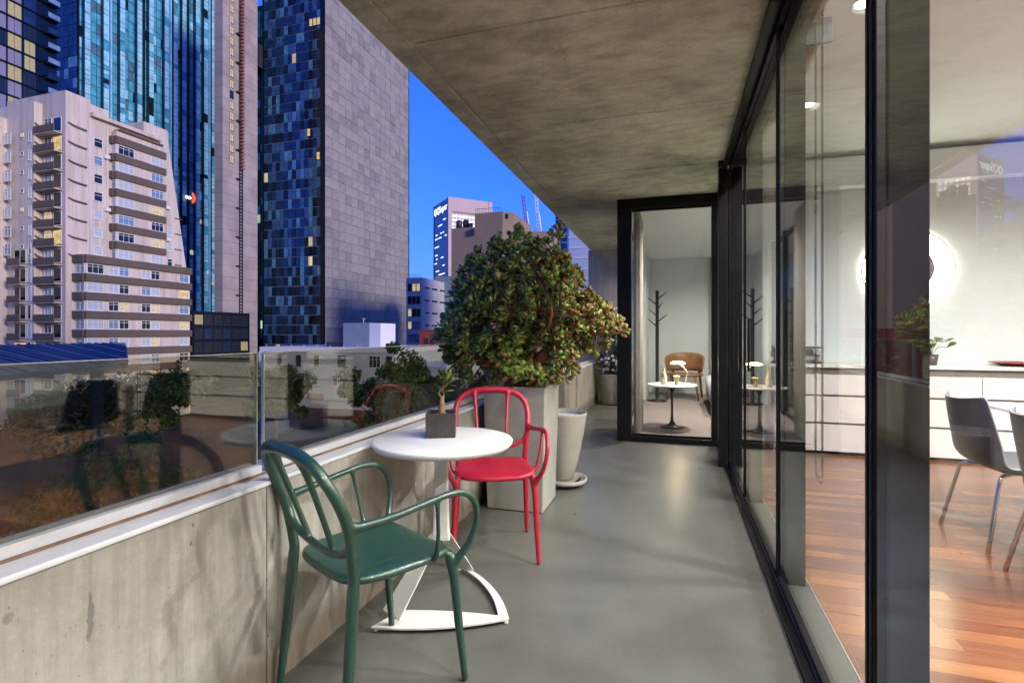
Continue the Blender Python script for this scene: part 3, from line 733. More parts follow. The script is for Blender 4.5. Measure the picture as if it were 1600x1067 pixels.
# ================================================================== BALCONY THINGS
# ---- one-piece moulded armchairs: fused skeleton, then cut into seat / backrest / arms / legs
def chair_parts():
    mb = MB(); samples = []
    def limb(name, pts, seg=12, n=8):
        sp_ = spline(pts, n); P = [tuple(p[:3]) for p in sp_]; r_ = [float(p[3]) for p in sp_]
        mb.tube(P, r_, seg); samples.extend((name, p, rr_) for p, rr_ in zip(P, r_))
    for s in (-1, 1):
        sfx = 'R' if s > 0 else 'L'
        limb('backrest', [(s * .212, -.215, .47, .019), (s * .222, -.228, .56, .0185), (s * .232, -.245, .64, .0195), (s * .236, -.275, .71, .0185), (s * .222, -.308, .775, .0185), (s * .175, -.332, .825, .019), (s * .095, -.346, .848, .0215), (0, -.349, .853, .0215)])
        limb('leg_b' + sfx, [(s * .212, -.215, .47, .019), (s * .214, -.222, .40, .0205), (s * .222, -.240, .20, .0175), (s * .230, -.262, .0, .0135)])
        limb('leg_f' + sfx, [(s * .208, .165, .452, .016), (s * .216, .172, .42, .020), (s * .224, .182, .36, .0185), (s * .232, .200, .18, .016), (s * .240, .222, .0, .013)])
        limb('backrest', [(s * .224, -.232, .600, .015), (s * .195, -.228, .560, .014), (s * .13, -.222, .533, .0135), (s * .06, -.218, .522, .0135), (0, -.217, .519, .0135)])
        limb('backrest', [(s * .088, -.219, .526, .014), (s * .091, -.234, .575, .0115), (s * .098, -.274, .68, .011), (s * .106, -.316, .785, .0135), (s * .112, -.338, .838, .022)])
        limb('arm' + sfx, [(s * .230, -.243, .640, .019), (s * .246, -.205, .640, .016), (s * .268, -.10, .650, .0125), (s * .282, .03, .668, .012), (s * .288, .12, .676, .0125), (s * .290, .185, .662, .013), (s * .288, .228, .618, .013), (s * .280, .240, .555, .013), (s * .262, .222, .485, .0135), (s * .238, .194, .435, .0155), (s * .222, .178, .405, .017)])
        limb('arm' + sfx, [(s * .284, .055, .672, .0125), (s * .279, .062, .635, .0088), (s * .262, .078, .54, .0085), (s * .243, .086, .475, .011), (s * .222, .088, .452, .014)])
    # seat plate
    nv, nu = 28, 25; top = []; 
    def hw(v): return .212 + .012 * v                         # v -1 rear .. 1 front
    vs = []; fs = []
    def outline(k, n=64):
        a = 2 * math.pi * k / n; c_, s_ = math.cos(a), math.sin(a); e = .42
        x = abs(c_) ** e * (1 if c_ > 0 else -1); y_ = abs(s_) ** e * (1 if s_ > 0 else -1)
        return x * (.214 + .014 * y_), (y_ * .205) - .012
    rings = 9; n = 64
    for lvl, sgn in ((1, 1), (-1, -1)):
        for q in range(rings):
            u = (q + 1) / rings
            for k in range(n):
                x, y_ = outline(k, n); X_, Y_ = x * u, y_ * u
                dish = .010 * (X_ / .22) ** 2 + .006 * (Y_ / .2) ** 2 - .018 * max(0, (Y_ - .12) / .1) ** 2
                th_ = .014 * (1 - .25 * u ** 8)
                vs.append((X_, Y_, .448 + dish + sgn * th_))
    def idx(side, q, k): return (0 if side > 0 else rings * n) + q * n + k % n
    vs.append((0, 0, .462)); vs.append((0, 0, .434)); ct, cb = len(vs) - 2, len(vs) - 1
    for k in range(n):
        fs.append((ct, idx(1, 0, k), idx(1, 0, k + 1))); fs.append((cb, idx(-1, 0, k + 1), idx(-1, 0, k)))
        for q in range(rings - 1):
            fs.append((idx(1, q, k), idx(1, q + 1, k), idx(1, q + 1, k + 1), idx(1, q, k + 1)))
            fs.append((idx(-1, q, k), idx(-1, q, k + 1), idx(-1, q + 1, k + 1), idx(-1, q + 1, k)))
        fs.append((idx(1, rings - 1, k), idx(-1, rings - 1, k), idx(-1, rings - 1, k + 1), idx(1, rings - 1, k + 1)))
    mb.add(vs, fs)
    for k in range(n):
        x, y_ = outline(k, n); mb.v  # rim bead around the seat
    rim = [(outline(k)[0] * .985, outline(k)[1] * .985, .448 + .010 * (outline(k)[0] / .22) ** 2 + .006 * (outline(k)[1] / .2) ** 2 - .018 * max(0, (outline(k)[1] - .12) / .1) ** 2 - .004) for k in range(64)]
    mb.tube(rim, .0145, 10, closed=True)
    for u in np.linspace(0, 1, 7):
        for k in range(0, 64, 2): samples.append(('seat', (rim[k][0] * u, rim[k][1] * u, rim[k][2]), .02))
    me = mb.mesh('chair_raw', 'green_plastic'); tmp = bpy.data.objects.new('chair_raw', me); COL.objects.link(tmp)
    rm = tmp.modifiers.new('r', 'REMESH'); rm.mode = 'VOXEL'; rm.voxel_size = .0042; rm.use_smooth_shade = True
    smo = tmp.modifiers.new('s', 'SMOOTH'); smo.factor = .5; smo.iterations = 12
    dg = bpy.context.evaluated_depsgraph_get(); ev = tmp.evaluated_get(dg); em = ev.to_mesh()
    nvt = len(em.vertices); co = np.empty(nvt * 3); em.vertices.foreach_get('co', co); co = co.reshape(-1, 3)
    no = np.empty(nvt * 3); em.vertices.foreach_get('normal', no); no = no.reshape(-1, 3)
    polys = [tuple(p.vertices) for p in em.polygons]
    ev.to_mesh_clear(); bpy.data.objects.remove(tmp)
    names = [s_[0] for s_ in samples]; sp_ = np.array([s_[1] for s_ in samples]); sr = np.array([s_[2] for s_ in samples])
    cen = np.array([co[list(p)].mean(0) for p in polys]); own = np.empty(len(polys), int)
    for i in range(0, len(polys), 4000):
        d = np.linalg.norm(cen[i:i + 4000, None, :] - sp_[None], axis=2) - sr[None]; own[i:i + 4000] = d.argmin(1)
    groups = {}
    for p, o in zip(polys, own): groups.setdefault(names[o], []).append(p)
    out = {}; co = co * np.array([.93, .94, 1.0])
    for nm, ps in groups.items():
        used = sorted({i for p in ps for i in p}); mp_ = {g: l for l, g in enumerate(used)}
        me = bpy.data.meshes.new(nm); me.from_pydata(co[used].tolist(), [], [tuple(mp_[i] for i in p) for p in ps])
        me.polygons.foreach_set('use_smooth', [True] * len(ps)); me.normals_split_custom_set_from_vertices(no[used].tolist())
        out[nm] = me
    return out
CP = chair_parts()
def arm_chair(x, y, face, mt, label):
    t = thing('arm_chair', label, 'chair', (x, y, .001), math.atan2(face[1], face[0]) - math.pi / 2, 'moulded balcony armchairs', local=True)
    for nm, me in CP.items():
        pn = {'a': 'armrest', 'l': 'leg'}.get(nm[0], nm) if nm not in ('seat', 'backrest') else nm
        me2 = me.copy(); me2.materials.clear(); me2.materials.append(M[mt])
        o = bpy.data.objects.new(pn, me2); COL.objects.link(o); o.parent = t
    return t
arm_chair(-.985, 1.588, (.44, .898), 'green_plastic', 'dark green moulded plastic armchair seen from behind at the white cafe table')
arm_chair(-.960, 2.735, (.38, -.925), 'red_plastic', 'red moulded plastic armchair facing the white cafe table')

# ---- cafe table
TX, TY = -1.005, 2.17
t = thing('cafe_table', 'small round white cafe table with a cut-out plate foot', 'table', (TX, TY, 0))
MB().lathe([(.001, .690), (.290, .690), (.306, .694), (.314, .706), (.316, .716), (.312, .7215), (.306, .7225), (.001, .7225)], (TX, TY, 0), 72).build('table_top', 'white_lacquer', t)
# bent-plate stem: narrow U section, tapering down to a fork
def plate(name, quad, th=.006):
    o = MB().add(quad, [tuple(range(len(quad)))]).build(name, 'white_steel', t)
    s_ = o.modifiers.new('s', 'SOLIDIFY'); s_.thickness = th; s_.offset = 0
    bv = o.modifiers.new('b', 'BEVEL'); bv.width = .002; bv.segments = 2; bv.limit_method = 'ANGLE'
    return o
Lp, Rp, Bp = Vector((-1.165, 1.830, .016)), Vector((-.655, 2.055, .016)), Vector((-1.05, 2.47, .016))
c0 = Vector((-1.01, 2.16, 0))
stem = MB(); ax = Vector((.94, .34, 0)); ay = Vector((-.34, .94, 0))
hs = [(.689, .036, .022), (.50, .039, .024), (.33, .044, .026), (.27, .050, .028)]
vs = []
for z, w_, d_ in hs:
    for sx, sy in ((-1, 1), (-1, -1), (1, -1), (1, 1)): vs.append(tuple(c0 + ax * (sx * w_ * .8) + ay * (sy * d_) + Vector((0, 0, z))))
fs = []
for i in range(len(hs) - 1):
    for k in range(4): fs.append((i * 4 + k, (i + 1) * 4 + k, (i + 1) * 4 + (k + 1) % 4, i * 4 + (k + 1) % 4))
fs += [(0, 1, 2, 3), tuple(range(len(hs) * 4 - 1, len(hs) * 4 - 5, -1))]
stem.add(vs, fs).build('stem', 'white_steel', t, bevel=.006)
# ring plate on the floor: triangle with curved sides and a large opening
def arc(a, c, bulge, n=14):
    m_ = (a + c) / 2; dv = (c - a); nrm = Vector((dv.y, -dv.x, 0)).normalized(); out = []
    for i in range(n):
        u = i / (n - 1); out.append(a + dv * u + nrm * bulge * 4 * u * (1 - u))
    return out
cen_ = (Lp + Rp + Bp) / 3
Li, Ri, Bi = Lp + (Rp - Lp) * .05 + (Bp - Lp) * .22, Rp + (cen_ - Rp) * .17, Bp + (Rp - Bp) * .12
outer = arc(Lp, Rp, .035, 18) + arc(Rp, Bp, .05, 18)[1:]
inner = arc(Li, Ri, -.012, 18) + arc(Ri, Bi, .035, 18)[1:]
n = len(outer); rg = MB(); th_ = .007
vs = [tuple(p) for p in outer] + [tuple(p) for p in inner] + [(p.x, p.y, p.z + th_) for p in outer] + [(p.x, p.y, p.z + th_) for p in inner]
fs = [(0, n, 3 * n, 2 * n), (n - 1, 3 * n - 1, 4 * n - 1, 2 * n - 1)]
for i in range(n - 1):
    j = i + 1
    fs += [(i, j, n + j, n + i), (2 * n + i, 2 * n + j, 3 * n + j, 3 * n + i), (i, 2 * n + i, 2 * n + j, j), (n + i, n + j, 3 * n + j, 3 * n + i)]
o = rg.add(vs, fs).build('foot_plate', 'white_steel', t)
bm = bmesh.new(); bm.from_mesh(o.data); bmesh.ops.recalc_face_normals(bm, faces=bm.faces); bm.to_mesh(o.data); bm.free()
e = Vector((0, 0, th_ + .001))
sb0 = c0 + Vector((0, 0, .30)); 
side = (Lp - c0).cross(Vector((0, 0, 1))).normalized()
plate('strut', [tuple(Li + (Lp - Li) * .35 + side * .060 + e), tuple(Li + (Lp - Li) * .35 - side * .060 + e), tuple(sb0 - side * .034 + (Lp - c0).normalized() * .03), tuple(sb0 + side * .034 + (Lp - c0).normalized() * .03)])
side = (Bp - c0).cross(Vector((0, 0, 1))).normalized()
plate('strut', [tuple(Bi + side * .045 + e), tuple(Bi - side * .045 + e), tuple(sb0 - side * .03 + (Bp - c0).normalized() * .02), tuple(sb0 + side * .03 + (Bp - c0).normalized() * .02)])
for p in (Lp + (cen_ - Lp) * .06, Rp + (cen_ - Rp) * .05, Bp + (cen_ - Bp) * .06):
    MB().lathe([(.001, 0), (.010, 0), (.011, .004), (.009, .016), (.001, .016)], (p.x, p.y, 0.0005), 14).build('glide', 'white_steel', t)

# ---- small square planter with a bonsai seedling
px, py = -1.045, 2.235
t = thing('bonsai', 'little bonsai with swollen trunk in a square dark pot on the cafe table', 'plant', (px, py, .7235), R(22), local=True)
w_, h_ = .068, .112; b = MB()
o_ = [(-w_, -w_), (w_, -w_), (w_, w_), (-w_, w_)]; i_ = [(x * .87, y_ * .87) for x, y_ in o_]
vs = [(x, y_, 0) for x, y_ in o_] + [(x, y_, h_) for x, y_ in o_] + [(x, y_, h_) for x, y_ in i_] + [(x, y_, h_ - .02) for x, y_ in i_]
fs = [(3, 2, 1, 0)] + [(k, (k + 1) % 4, 4 + (k + 1) % 4, 4 + k) for k in range(4)] + [(4 + k, 4 + (k + 1) % 4, 8 + (k + 1) % 4, 8 + k) for k in range(4)] + [(8 + k, 8 + (k + 1) % 4, 12 + (k + 1) % 4, 12 + k) for k in range(4)] + [(12, 13, 14, 15)]
b.add(vs, fs).build('pot', 'dark_ceramic', t, bevel=.004)
MB().box(-w_ * .86, w_ * .86, -w_ * .86, w_ * .86, h_ - .03, h_ - .014).build('soil', 'soil', t)
tr = MB()
tr.tube([(.0, 0, h_ - .02), (.0, 0, h_ + .01), (.004, 0, h_ + .035), (.002, 0, h_ + .05), (.006, 0, h_ + .07)], [.019, .018, .014, .011, .007], 10)
tr.tube(spline([(.004, 0, h_ + .06), (-.012, .004, h_ + .085), (.006, .0, h_ + .11), (.025, 0, h_ + .125), (.03, 0, h_ + .16)], 4), .0045, 7)
tr.tube(spline([(.004, 0, h_ + .05), (.012, .004, h_ + .075), (.004, .01, h_ + .10), (.012, .006, h_ + .13)], 4), .004, 7)
for a in range(4): tr.tube([(0, 0, h_ - .005), (.018 * math.cos(a * 1.6 + .4), .018 * math.sin(a * 1.6 + .4), h_ - .008), (.026 * math.cos(a * 1.6 + .4), .026 * math.sin(a * 1.6 + .4), h_ - .02)], [.007, .005, .003], 6)
tr.build('trunk', 'bark_pale', t)
v_, f_ = leaf_mesh(.058, .024, .0014); lm = MB().add(v_, f_, 0, True).mesh('leaf', 'lime_leaf'); rr = random.Random(11)
for k in range(34):
    base = rr.choice([(.03, 0, h_ + .16), (.028, 0, h_ + .145), (.025, 0, h_ + .125), (.012, .006, h_ + .13), (-.008, .004, h_ + .09)])
    o = linked('leaf', lm, t, base, (rr.uniform(-.3, .9), rr.uniform(-.4, .4), rr.uniform(0, 6.28)), (rr.uniform(.7, 1.2),) * 3)

# ---- tall tapered planter with the jade tree
PXc, PYc = -1.035, 3.565
t = thing('tall_planter', 'tall square tapered grey planter holding the jade tree', 'planter', (PXc, PYc, 0))
zb, zt = .003, .842; hb, ht = .196, .218
def sq(h, z): return [(PXc - h, PYc - h, z), (PXc + h, PYc - h, z), (PXc + h, PYc + h, z), (PXc - h, PYc + h, z)]
vs = sq(hb, zb) + sq(ht, zt) + sq(ht - .022, zt) + sq(ht - .026, zt - .06)
fs = [(3, 2, 1, 0)] + [(k, (k + 1) % 4, 4 + (k + 1) % 4, 4 + k) for k in range(4)] + [(4 + k, 4 + (k + 1) % 4, 8 + (k + 1) % 4, 8 + k) for k in range(4)] + [(8 + k, 8 + (k + 1) % 4, 12 + (k + 1) % 4, 12 + k) for k in range(4)]
MB().add(vs, fs).build('shell', 'fibre_cement', t, bevel=.008, seg=3)
MB().box(PXc - ht + .03, PXc + ht - .03, PYc - ht + .03, PYc + ht - .03, zt - .09, zt - .05).build('soil', 'soil', t)

rr = random.Random(21)
JT = thing('jade_tree', 'large bushy jade tree with thick orange brown trunks in the tall planter', 'tree', (PXc, PYc, zt - .05))
limbs = [
    [(PXc + .05, PYc, .79, .046), (PXc + .08, PYc - .02, .95, .044), (PXc + .17, PYc - .03, 1.06, .040), (PXc + .22, PYc - .02, 1.12, .034), (PXc + .20, PYc, 1.28, .026), (PXc + .22, PYc + .02, 1.50, .016), (PXc + .25, PYc, 1.75, .008)],
    [(PXc - .04, PYc - .02, .79, .044), (PXc - .07, PYc - .05, .95, .040), (PXc - .09, PYc - .09, 1.12, .037), (PXc - .10, PYc - .12, 1.22, .036), (PXc - .15, PYc - .13, 1.30, .027), (PXc - .27, PYc - .12, 1.345, .018), (PXc - .42, PYc - .10, 1.40, .010)],
    [(PXc - .10, PYc - .12, 1.21, .032), (PXc - .09, PYc - .10, 1.34, .026), (PXc - .11, PYc - .07, 1.50, .020), (PXc - .10, PYc - .02, 1.70, .013), (PXc - .06, PYc, 1.88, .007)],
    [(PXc + .17, PYc - .03, 1.06, .034), (PXc + .30, PYc - .04, 1.14, .026), (PXc + .42, PYc - .02, 1.22, .018), (PXc + .58, PYc, 1.22, .010)],
    [(PXc - .07, PYc - .05, .93, .032), (PXc - .22, PYc - .10, 1.00, .022), (PXc - .38, PYc - .12, 1.05, .012)],
    [(PXc + .20, PYc, 1.26, .024), (PXc + .08, PYc + .10, 1.42, .017), (PXc + .02, PYc + .2, 1.62, .009)],
    [(PXc - .09, PYc - .09, 1.12, .026), (PXc - .05, PYc - .25, 1.24, .016), (PXc + .02, PYc - .38, 1.36, .009)],
    [(PXc + .2, PYc - .02, 1.15, .024), (PXc + .25, PYc - .22, 1.24, .015), (PXc + .30, PYc - .36, 1.36, .008)]]
tb = MB(); nodes = []
for lb in limbs:
    s_ = spline(lb, 6)
    P = [np.array(p[:3]) + np.array([rr.gauss(0, .004) for _ in range(3)]) for p in s_]
    tb.tube([tuple(p) for p in P], [float(p[3]) * rr.uniform(.92, 1.1) for p in s_], 9); nodes += P
tb.build('trunk', 'bark_orange', JT)
tips = []
def inside(p):
    # several overlapping lobes make the crown
    for (cx_, cy_, cz_, a_, b_, c_) in ((-.03, -.02, 1.44, .49, .42, .43), (-.20, -.10, 1.17, .40, .34, .30), (.16, 0, 1.34, .40, .36, .36), (.42, .02, 1.24, .32, .26, .17), (-.02, .0, 1.80, .20, .20, .15), (.23, .0, 1.80, .07, .10, .17), (-.15, -.02, 1.80, .06, .10, .14), (.10, -.1, 1.05, .34, .26, .15), (-.02, -.22, .93, .30, .14, .11), (.20, -.05, .95, .20, .26, .10)):
        q = ((p[0] - PXc - cx_) / a_) ** 2 + ((p[1] - PYc - cy_) / b_) ** 2 + ((p[2] - cz_) / c_) ** 2
        if q < 1: return q
    return None
while len(tips) < 900:
    p = (PXc + rr.uniform(-.65, .8), PYc + rr.uniform(-.5, .5), rr.uniform(.86, 1.98))
    q = inside(p)
    if q is None or rr.random() > .25 + .75 * q: continue
    # windows through the crown where the limbs show
    if p[1] < PYc - .02 and (((p[0] - PXc + .16) / .10) ** 2 + ((p[2] - 1.25) / .075) ** 2 < 1 or ((p[0] - PXc - .15) / .085) ** 2 + ((p[2] - 1.05) / .07) ** 2 < 1): continue
    tips.append(np.array(p))
tw = MB(); NA = np.array(nodes)
lv = []; lr = []
for p in tips:
    q = NA[np.linalg.norm(NA - p, axis=1).argmin()]; mid = (p + q) / 2 + np.array([0, 0, -.015])
    tw.tube([tuple(q), tuple(mid), tuple(p)], [.0055, .0042, .0032], 5)
    dirv = Vector(p - q); 
    if dirv.length < .01: dirv = Vector((0, 0, 1))
    dirv = (dirv.normalized() + Vector((0, 0, .5))).normalized()
    quat = dirv.to_track_quat('Z', 'Y')
    for k in range(rr.randint(8, 11)):
        az = k * 2.4 + rr.uniform(-.3, .3); el = R(15 + 55 * (k / 10.) + rr.uniform(-12, 12)); sc_ = rr.uniform(.75, 1.25) * (1.1 - .35 * k / 10)
        mtx = Matrix.Translation(Vector(p) - dirv * .022 * (1 - k / 10.)) @ quat.to_matrix().to_4x4() @ Matrix.Rotation(az, 4, 'Z') @ Matrix.Rotation(el, 4, 'X') @ Matrix.Scale(sc_, 4)
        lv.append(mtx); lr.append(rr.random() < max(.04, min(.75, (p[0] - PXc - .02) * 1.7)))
plain('twig_olive', (.085, .075, .028), .7, 0, .3, 22)
tw.build('twigs', 'twig_olive', JT); bpy.data.objects['twigs']['kind'] = 'stuff'
v_, f_ = leaf_mesh(.056, .032, .004)
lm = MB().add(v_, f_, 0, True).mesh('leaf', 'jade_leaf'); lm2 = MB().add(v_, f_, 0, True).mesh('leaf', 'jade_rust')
cl = MB()
cr = None
near = sorted(range(len(lv)), key=lambda i: lv[i].translation.length)
single = set(near[:290])
V4 = [Vector(v) for v in v_]
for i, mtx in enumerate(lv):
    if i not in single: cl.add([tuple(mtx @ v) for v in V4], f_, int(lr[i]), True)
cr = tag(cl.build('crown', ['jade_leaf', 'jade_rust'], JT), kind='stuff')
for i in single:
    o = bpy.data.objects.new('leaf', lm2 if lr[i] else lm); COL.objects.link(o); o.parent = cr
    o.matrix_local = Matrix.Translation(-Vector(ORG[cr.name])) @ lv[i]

# ---- empty round pot on a saucer
cx_, cy_ = -.865, 4.10
t = thing('round_pot', 'tapered round cement pot standing empty beside the tall planter', 'pot', (cx_, cy_, .050))
MB().lathe([(.001, 0), (.088, 0), (.096, .008), (.136, .16), (.176, .36), (.199, .505), (.203, .520), (.199, .526), (.190, .524), (.184, .50), (.182, .485)], (cx_, cy_, .050), 48, cap=False).build('shell', 'pot_cement', t)
MB().lathe([(.001, .488), (.183, .488)], (cx_, cy_, .050), 40, cap=False).build('gravel', 'perlite', t)
t = thing('pot_saucer', 'round cement saucer on dark castors under the empty pot', 'saucer', (cx_ + .03, cy_ - .02, 0))
MB().lathe([(.001, 0), (.165, 0), (.172, .006), (.175, .034), (.165, .034), (.162, .014), (.001, .014)], (cx_ + .03, cy_ - .02, .030), 44).build('tray', 'pot_cement', t)
for a in (.3, 1.9, 3.4, 5.0): MB().tube([(cx_ + .03 + .12 * math.cos(a) - .012, cy_ - .02 + .12 * math.sin(a), .0155), (cx_ + .03 + .12 * math.cos(a) + .012, cy_ - .02 + .12 * math.sin(a), .0155)], .0145, 14).build('castor', 'black_rubber', t)
MB().tube([(cx_ + .13, cy_ - .10, .046), (cx_ + .155, cy_ - .11, .075), (cx_ + .16, cy_ - .06, .078), (cx_ + .15, cy_ - .03, .05)], .007, 8).build('tray_handle', 'black_rubber', t)

# ---- flowering plant in the far corner
cx_, cy_ = -1.0, 9.0
t = thing('corner_pot', 'round pot with a dark white-flowering shrub in the far balcony corner', 'plant', (cx_, cy_, 0))
MB().lathe([(.001, .002), (.19, .002), (.21, .03), (.25, .50), (.255, .52), (.235, .52), (.23, .47), (.001, .47)], (cx_, cy_, 0), 40).build('pot', 'pot_cement', t)
fo = MB(); rr = random.Random(4); fl_v, fl_f = leaf_mesh(.07, .03, .002); sm_ = MB()
for k in range(7):
    a = rr.uniform(0, 6.28); r_ = rr.uniform(.05, .22); sm_.tube([(cx_, cy_, .47), (cx_ + r_ * .5 * math.cos(a), cy_ + r_ * .5 * math.sin(a), .75), (cx_ + r_ * math.cos(a), cy_ + r_ * math.sin(a), 1.05)], [.01, .007, .003], 6)
sm_.build('stems', 'bark_dark', t)
for k in range(1300):
    a = rr.uniform(0, 6.28); u = rr.random() ** .5; zz = rr.uniform(-1, 1); r_ = .34 * math.sqrt(1 - zz * zz) * u
    p = Vector((cx_ + r_ * math.cos(a), cy_ + r_ * math.sin(a), .93 + zz * .42))
    mtx = Matrix.Translation(p) @ Matrix.Rotation(a - 1.57, 4, 'Z') @ Matrix.Rotation(rr.uniform(-.9, .7), 4, 'X')
    fo.add([tuple(mtx @ Vector(v)) for v in fl_v], fl_f, 0, True)
tag(fo.build('foliage', 'dark_leaf', t), kind='stuff')
fv, ff = leaf_mesh(.030, .022, .003)
fm = MB()
for k in range(5):
    mtx = Matrix.Rotation(k * 1.257, 4, 'Z') @ Matrix.Rotation(.5, 4, 'X'); fm.add([tuple(mtx @ Vector(v)) for v in fv], ff, 0, True)
fm = fm.mesh('flower', 'white_petal')
for k in range(46):
    a = rr.uniform(3.3, 6.4); zz = rr.uniform(-.75, .35); r_ = .35 * math.sqrt(1 - zz * zz)
    linked('flower', fm, t, (cx_ + r_ * math.cos(a), cy_ + r_ * math.sin(a), .80 + zz * .30), (R(60), 0, a + 1.57))

# ---- bits on the floor
rr = random.Random(8); v_, f_ = leaf_mesh(.022, .010, .0012); lm = MB().add(v_, f_, 0, True).mesh('fallen_leaf', 'bark_dark')
for k, (x, y, s_) in enumerate(((-.62, 3.42, 'by the tall planter corner'), (-.40, 5.1, 'in the middle of the far floor'), (.22, 4.9, 'near the sliding door post'), (-.55, 4.6, 'just past the round pot'), (-.88, 1.98, 'inside the cafe table foot'))):
    o = linked('fallen_leaf', lm, None, (x, y, .004), (0, 0, rr.uniform(0, 6))); tag(o, 'tiny dry leaf on the balcony floor ' + s_, 'leaf', 'dry leaves on the balcony floor')

# ================================================================== THE CITY
GZ = -14.0
def gpt(px_, w_):
    """a place at pixel column px_ and depth w_ of the survey of the photograph (metres)"""
    u = (px_ - 800) / 815; return (-.2981 * w_ + u * w_ * .9545, .9545 * w_ + u * w_ * .2981)
gr = struct(MB().box(-2500, 2500, -2500, 3500, GZ - 1, GZ).build('ground', 'grass_ground'))
struct(MB().box(-38, -24, -300, 500, GZ, GZ + .004).build('road', 'asphalt'))
for s_ in (-40.5, -23.9): struct(MB().box(s_, s_ + 2.4, -300, 500, GZ, GZ + .13).build('pavement', 'paving_pale', bevel=.03))
mk = MB()
for k in range(60): mk.box(-31.1, -30.9, -60 + k * 6, -57 + k * 6, GZ + .004, GZ + .008)
tag(mk.build('road_markings', 'paint_white'), kind='structure')
struct(MB().box(-22, -4, -8, 34, GZ, GZ + .05).build('forecourt', 'court_brown'))

WMESH = {}
def window(parent, facing, a, z, w_, h_, pane='pane_blind', plane=0., frame='frame_white', mull=1, trans=.28, fw=.07, proud=.07):
    """a window on a wall; facing '+x' (plane is x, a is centre y) or '-y' (plane is y, a is centre x)"""
    key = (round(w_, 2), round(h_, 2), frame, mull, trans)
    if key not in WMESH:
        m_ = MB(); x0, x1, z0, z1 = -w_ / 2, w_ / 2, -h_ / 2, h_ / 2
        m_.box(x0, x1, -proud, .0, z1 - fw, z1).box(x0, x1, -proud, .0, z0, z0 + fw).box(x0, x0 + fw, -proud, 0, z0 + fw, z1 - fw).box(x1 - fw, x1, -proud, 0, z0 + fw, z1 - fw)
        for k in range(mull):
            c_ = x0 + (k + 1) * w_ / (mull + 1); m_.box(c_ - fw * .4, c_ + fw * .4, -proud * .8, 0, z0 + fw, z1 - fw)
        if trans: m_.box(x0 + fw, x1 - fw, -proud * .7, 0, z1 - h_ * trans - .03, z1 - h_ * trans + .03)
        m_.box(x0 - .06, x1 + .06, -proud - .08, 0, z0 - .07, z0 - .002)
        WMESH[key] = m_.mesh('window', frame)
    pk = (round(w_, 2), round(h_, 2), pane)
    if pk not in WMESH: WMESH[pk] = MB().box(-w_ / 2 + .02, w_ / 2 - .02, -.02, -.004, -h_ / 2 + .02, h_ / 2 - .02).mesh('pane', pane)
    rot = (0, 0, math.pi / 2) if facing == '+x' else (0, 0, 0)
    loc = (plane, a, z) if facing == '+x' else (a, plane, z)
    f = linked('window', WMESH[key], parent, loc, rot)
    p = bpy.data.objects.new('pane', WMESH[pk]); COL.objects.link(p); p.parent = f
    return f
def cladding(parent, facing, plane, a0, a1, z0, z1, nc, nr, mats, wts, seed, name, gap=.12, proud=.15, jit=.05, single=0, skip=None, split=0.):
    """panels of a facade; the largest in view are parts, the rest one joined part"""
    r_ = random.Random(seed); rest = MB(); cache = {}; cw = (a1 - a0) / nc; rh = (z1 - z0) / nr; k1 = 0
    cells = [(i, j) for j in range(nr) for i in range(nc)]
    if single: cells.sort(key=lambda c: c[0] * cw + abs(z0 + c[1] * rh - 20) * .9)
    for i, j in cells:
        ca, cz = a0 + (i + .5) * cw, z0 + (j + .5) * rh
        if skip and skip(ca, cz): continue
        mi = r_.choices(range(len(mats)), wts)[0]; d = proud + r_.uniform(-jit, jit); hw_, hh = cw / 2 - gap / 2, rh / 2 - gap / 2
        if k1 < single:
            if mi not in cache: cache[mi] = MB().box(-hw_, hw_, -proud, 0, -hh, hh).mesh(name, mats[mi])
            loc = (plane + d - proud, ca, cz) if facing == '+x' else (ca, plane - d + proud, cz)
            linked(name, cache[mi], parent, loc, (0, 0, math.pi / 2) if facing == '+x' else (0, 0, 0)); k1 += 1
        elif facing == '+x': rest.box(plane + .002, plane + d, ca - hw_, ca + hw_, cz - hh, cz + hh, mi)
        else: rest.box(ca - hw_, ca + hw_, plane - d, plane - .002, cz - hh, cz + hh, mi)
    if rest.v: tag(rest.build(name + 's', mats, parent), kind='stuff')

# ---- white apartment house ------------------------------------------------------------
SH = 2.93
wa = thing('white_apartment_house', 'stepped white apartment house with brown balcony bands, left', 'building', (-96, 66, GZ))
MB().prism([(-104, 56.7), (-90.4, 56.7), (-90.4, 60.4), (-104, 60.4)], GZ, 39.0).build('wall', 'render_white', wa)
MB().prism([(60.4, GZ), (78.6, GZ), (77.9, 12.5), (73.9, 37.2), (60.4, 37.2)], -104, -90.4, axis='x').build('wall', 'render_white', wa)
MB().prism([(69.2, 37.2), (73.9, 37.2), (73.75, 39.0), (69.2, 39.0)], -104, -90.4, axis='x').build('parapet', 'render_white', wa)
MB().box(-92, -89.6, 60.2, 72.0, 36.3, 36.9).build('roof_beam', 'render_white', wa)
MB().box(-91, -88.9, 64.0, 71.8, 35.2, 35.5).build('roof_canopy', 'band_brown', wa)
MB().box(-104, -88, 58.0, 76.4, GZ, 13.55).build('lower_wall', 'render_white', wa)
MB().box(-106, -95.7, 55.6, 56.69, GZ, 37.5).build('wing_wall', 'render_white', wa)
MB().box(-112, -102.0, 50, 55.6, GZ, 35.5).build('wing_wall', 'render_white', wa)
MB().box(-108, -102.001, 55.0, 55.8, GZ, 35.0).build('wing_wall', 'render_white', wa)
